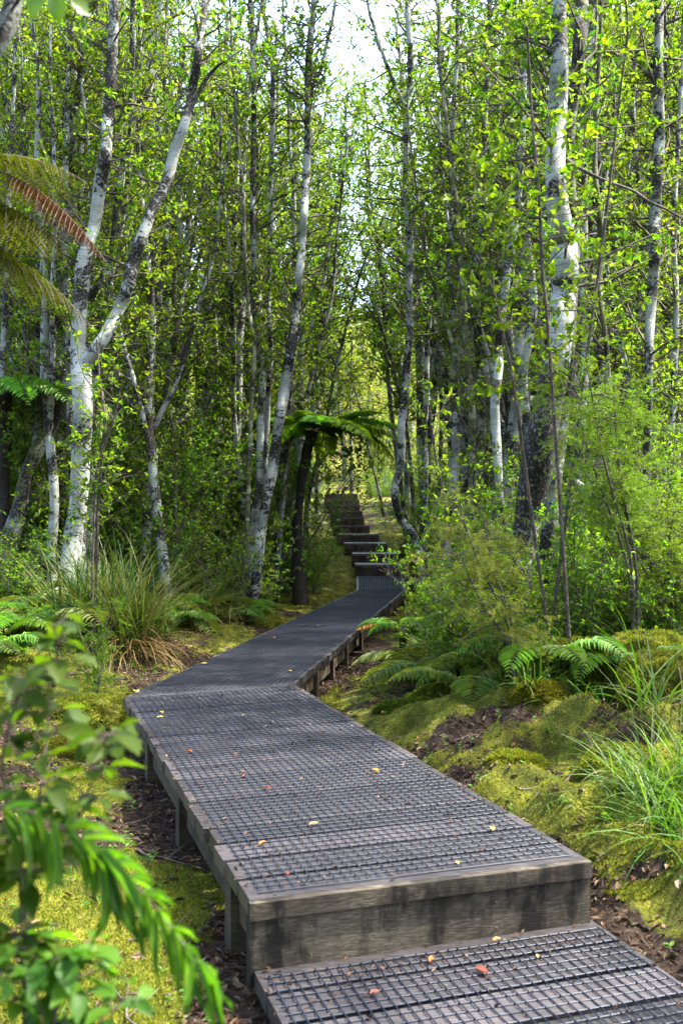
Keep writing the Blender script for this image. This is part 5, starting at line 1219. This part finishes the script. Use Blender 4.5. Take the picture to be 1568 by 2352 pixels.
mb = MB(); g = np.random.default_rng(8); c = []
for i in range(1700):
    if i % 5: q_ = g.random()*2; A, B_, C_, D_ = (SL, SR, CL, CR) if q_ < 1.2 else (CL, CR, EL, ER)
    else: A, B_, C_, D_ = LL-d1*1.2, LR-d1*1.2, LL, LR
    u, v_ = g.random(), g.random()**1.0; u = u if g.random() < .6 else (g.random()**3 if g.random() < .5 else 1-g.random()**3)
    p = lerp(lerp(A, B_, u), lerp(C_, D_, u), v_); c.append([p[0], p[1], (-.213 if i % 5 == 0 else 0)+.0065])
c = np.array(c); m_ = len(c); a = g.uniform(0, 6.28, m_); l = g.uniform(.006, .028, m_)
leaves(mb, c, np.stack([np.cos(a), np.sin(a), g.normal(0, .25, m_)], -1), np.stack([g.normal(0, .3, m_), g.normal(0, .3, m_), np.ones(m_)], -1), l, l*g.uniform(.2, .6, m_), '6')
tagit(mb.build('deck_debris', M['litter'], smooth=False), 'specks of dry leaf and twig scattered over the netting', 'debris', kind='stuff')
for i, (x, y, a, L, r_, lab) in enumerate([
    (-.62, 3.55, .6, .30, .006, 'pale curved stick on the moss beside the front post'), (-.75, 4.3, -.5, .34, .009, 'brown stick lying by the second post'), (-.95, 4.9, .9, .28, .005, 'thin twig in the litter left of the near run'),
    (-.60, 2.9, 2.1, .4, .008, 'stick near the lower deck on the left'), (-.5, 3.9, 1.4, .22, .005, 'short twig under the left deck edge'), (1.02, 4.7, .4, .42, .010, 'grey stick leaning along the right deck edge'),
    (1.25, 5.2, 1.9, .5, .006, 'thin branching twig below the dark hollow'), (.78, 5.6, -.3, .36, .008, 'brown stick between moss and deck on the right'), (.55, 6.2, .2, .45, .010, 'log-like stick by the bright green moss pads'),
    (1.7, 5.3, 1.2, .7, .006, 'long lichen-grey twig lying on the golden mounds'), (-2.2, 8.4, .3, .8, .013, 'long stick left of the bend'), (-1.3, 8.9, 1.0, .5, .010, 'stick beside the left corner of the bend'), (.9, 7.4, 2.4, .6, .010, 'crooked stick at the foot of the dead stalks')]):
    g = np.random.default_rng(i); pts = []
    for j in range(7):
        u = (j/6-.5)*L; xx, yy = x+math.cos(a)*u+g.normal(0, .012), y+math.sin(a)*u+g.normal(0, .012); pts.append([xx, yy, gz(xx, yy)+r_*.5+.006])
    mb = MB(); s = smooth_path(pts, .03); r_ *= .7; tube(mb, s, np.linspace(r_, r_*.4, len(s)), 6, .2, i); tube(mb, [s[len(s)//2], s[len(s)//2]+[.05, .05, .03], s[len(s)//2]+[.07, .12, .03]], [r_*.6, r_*.4, r_*.3], 5)
    o = mb.build('stick', M['stick'], origin=pts[0]); o.location = pts[0]; tagit(o, lab, 'stick', 'sticks on the forest floor')
# unused prototypes are never left at the origin
for pr in protos+poles+byd+sp+fprotos:
    if id(pr) not in used:
        for c in KIDS(pr):
            for d in KIDS(c): bpy.data.objects.remove(d)
            bpy.data.objects.remove(c)
        bpy.data.objects.remove(pr)
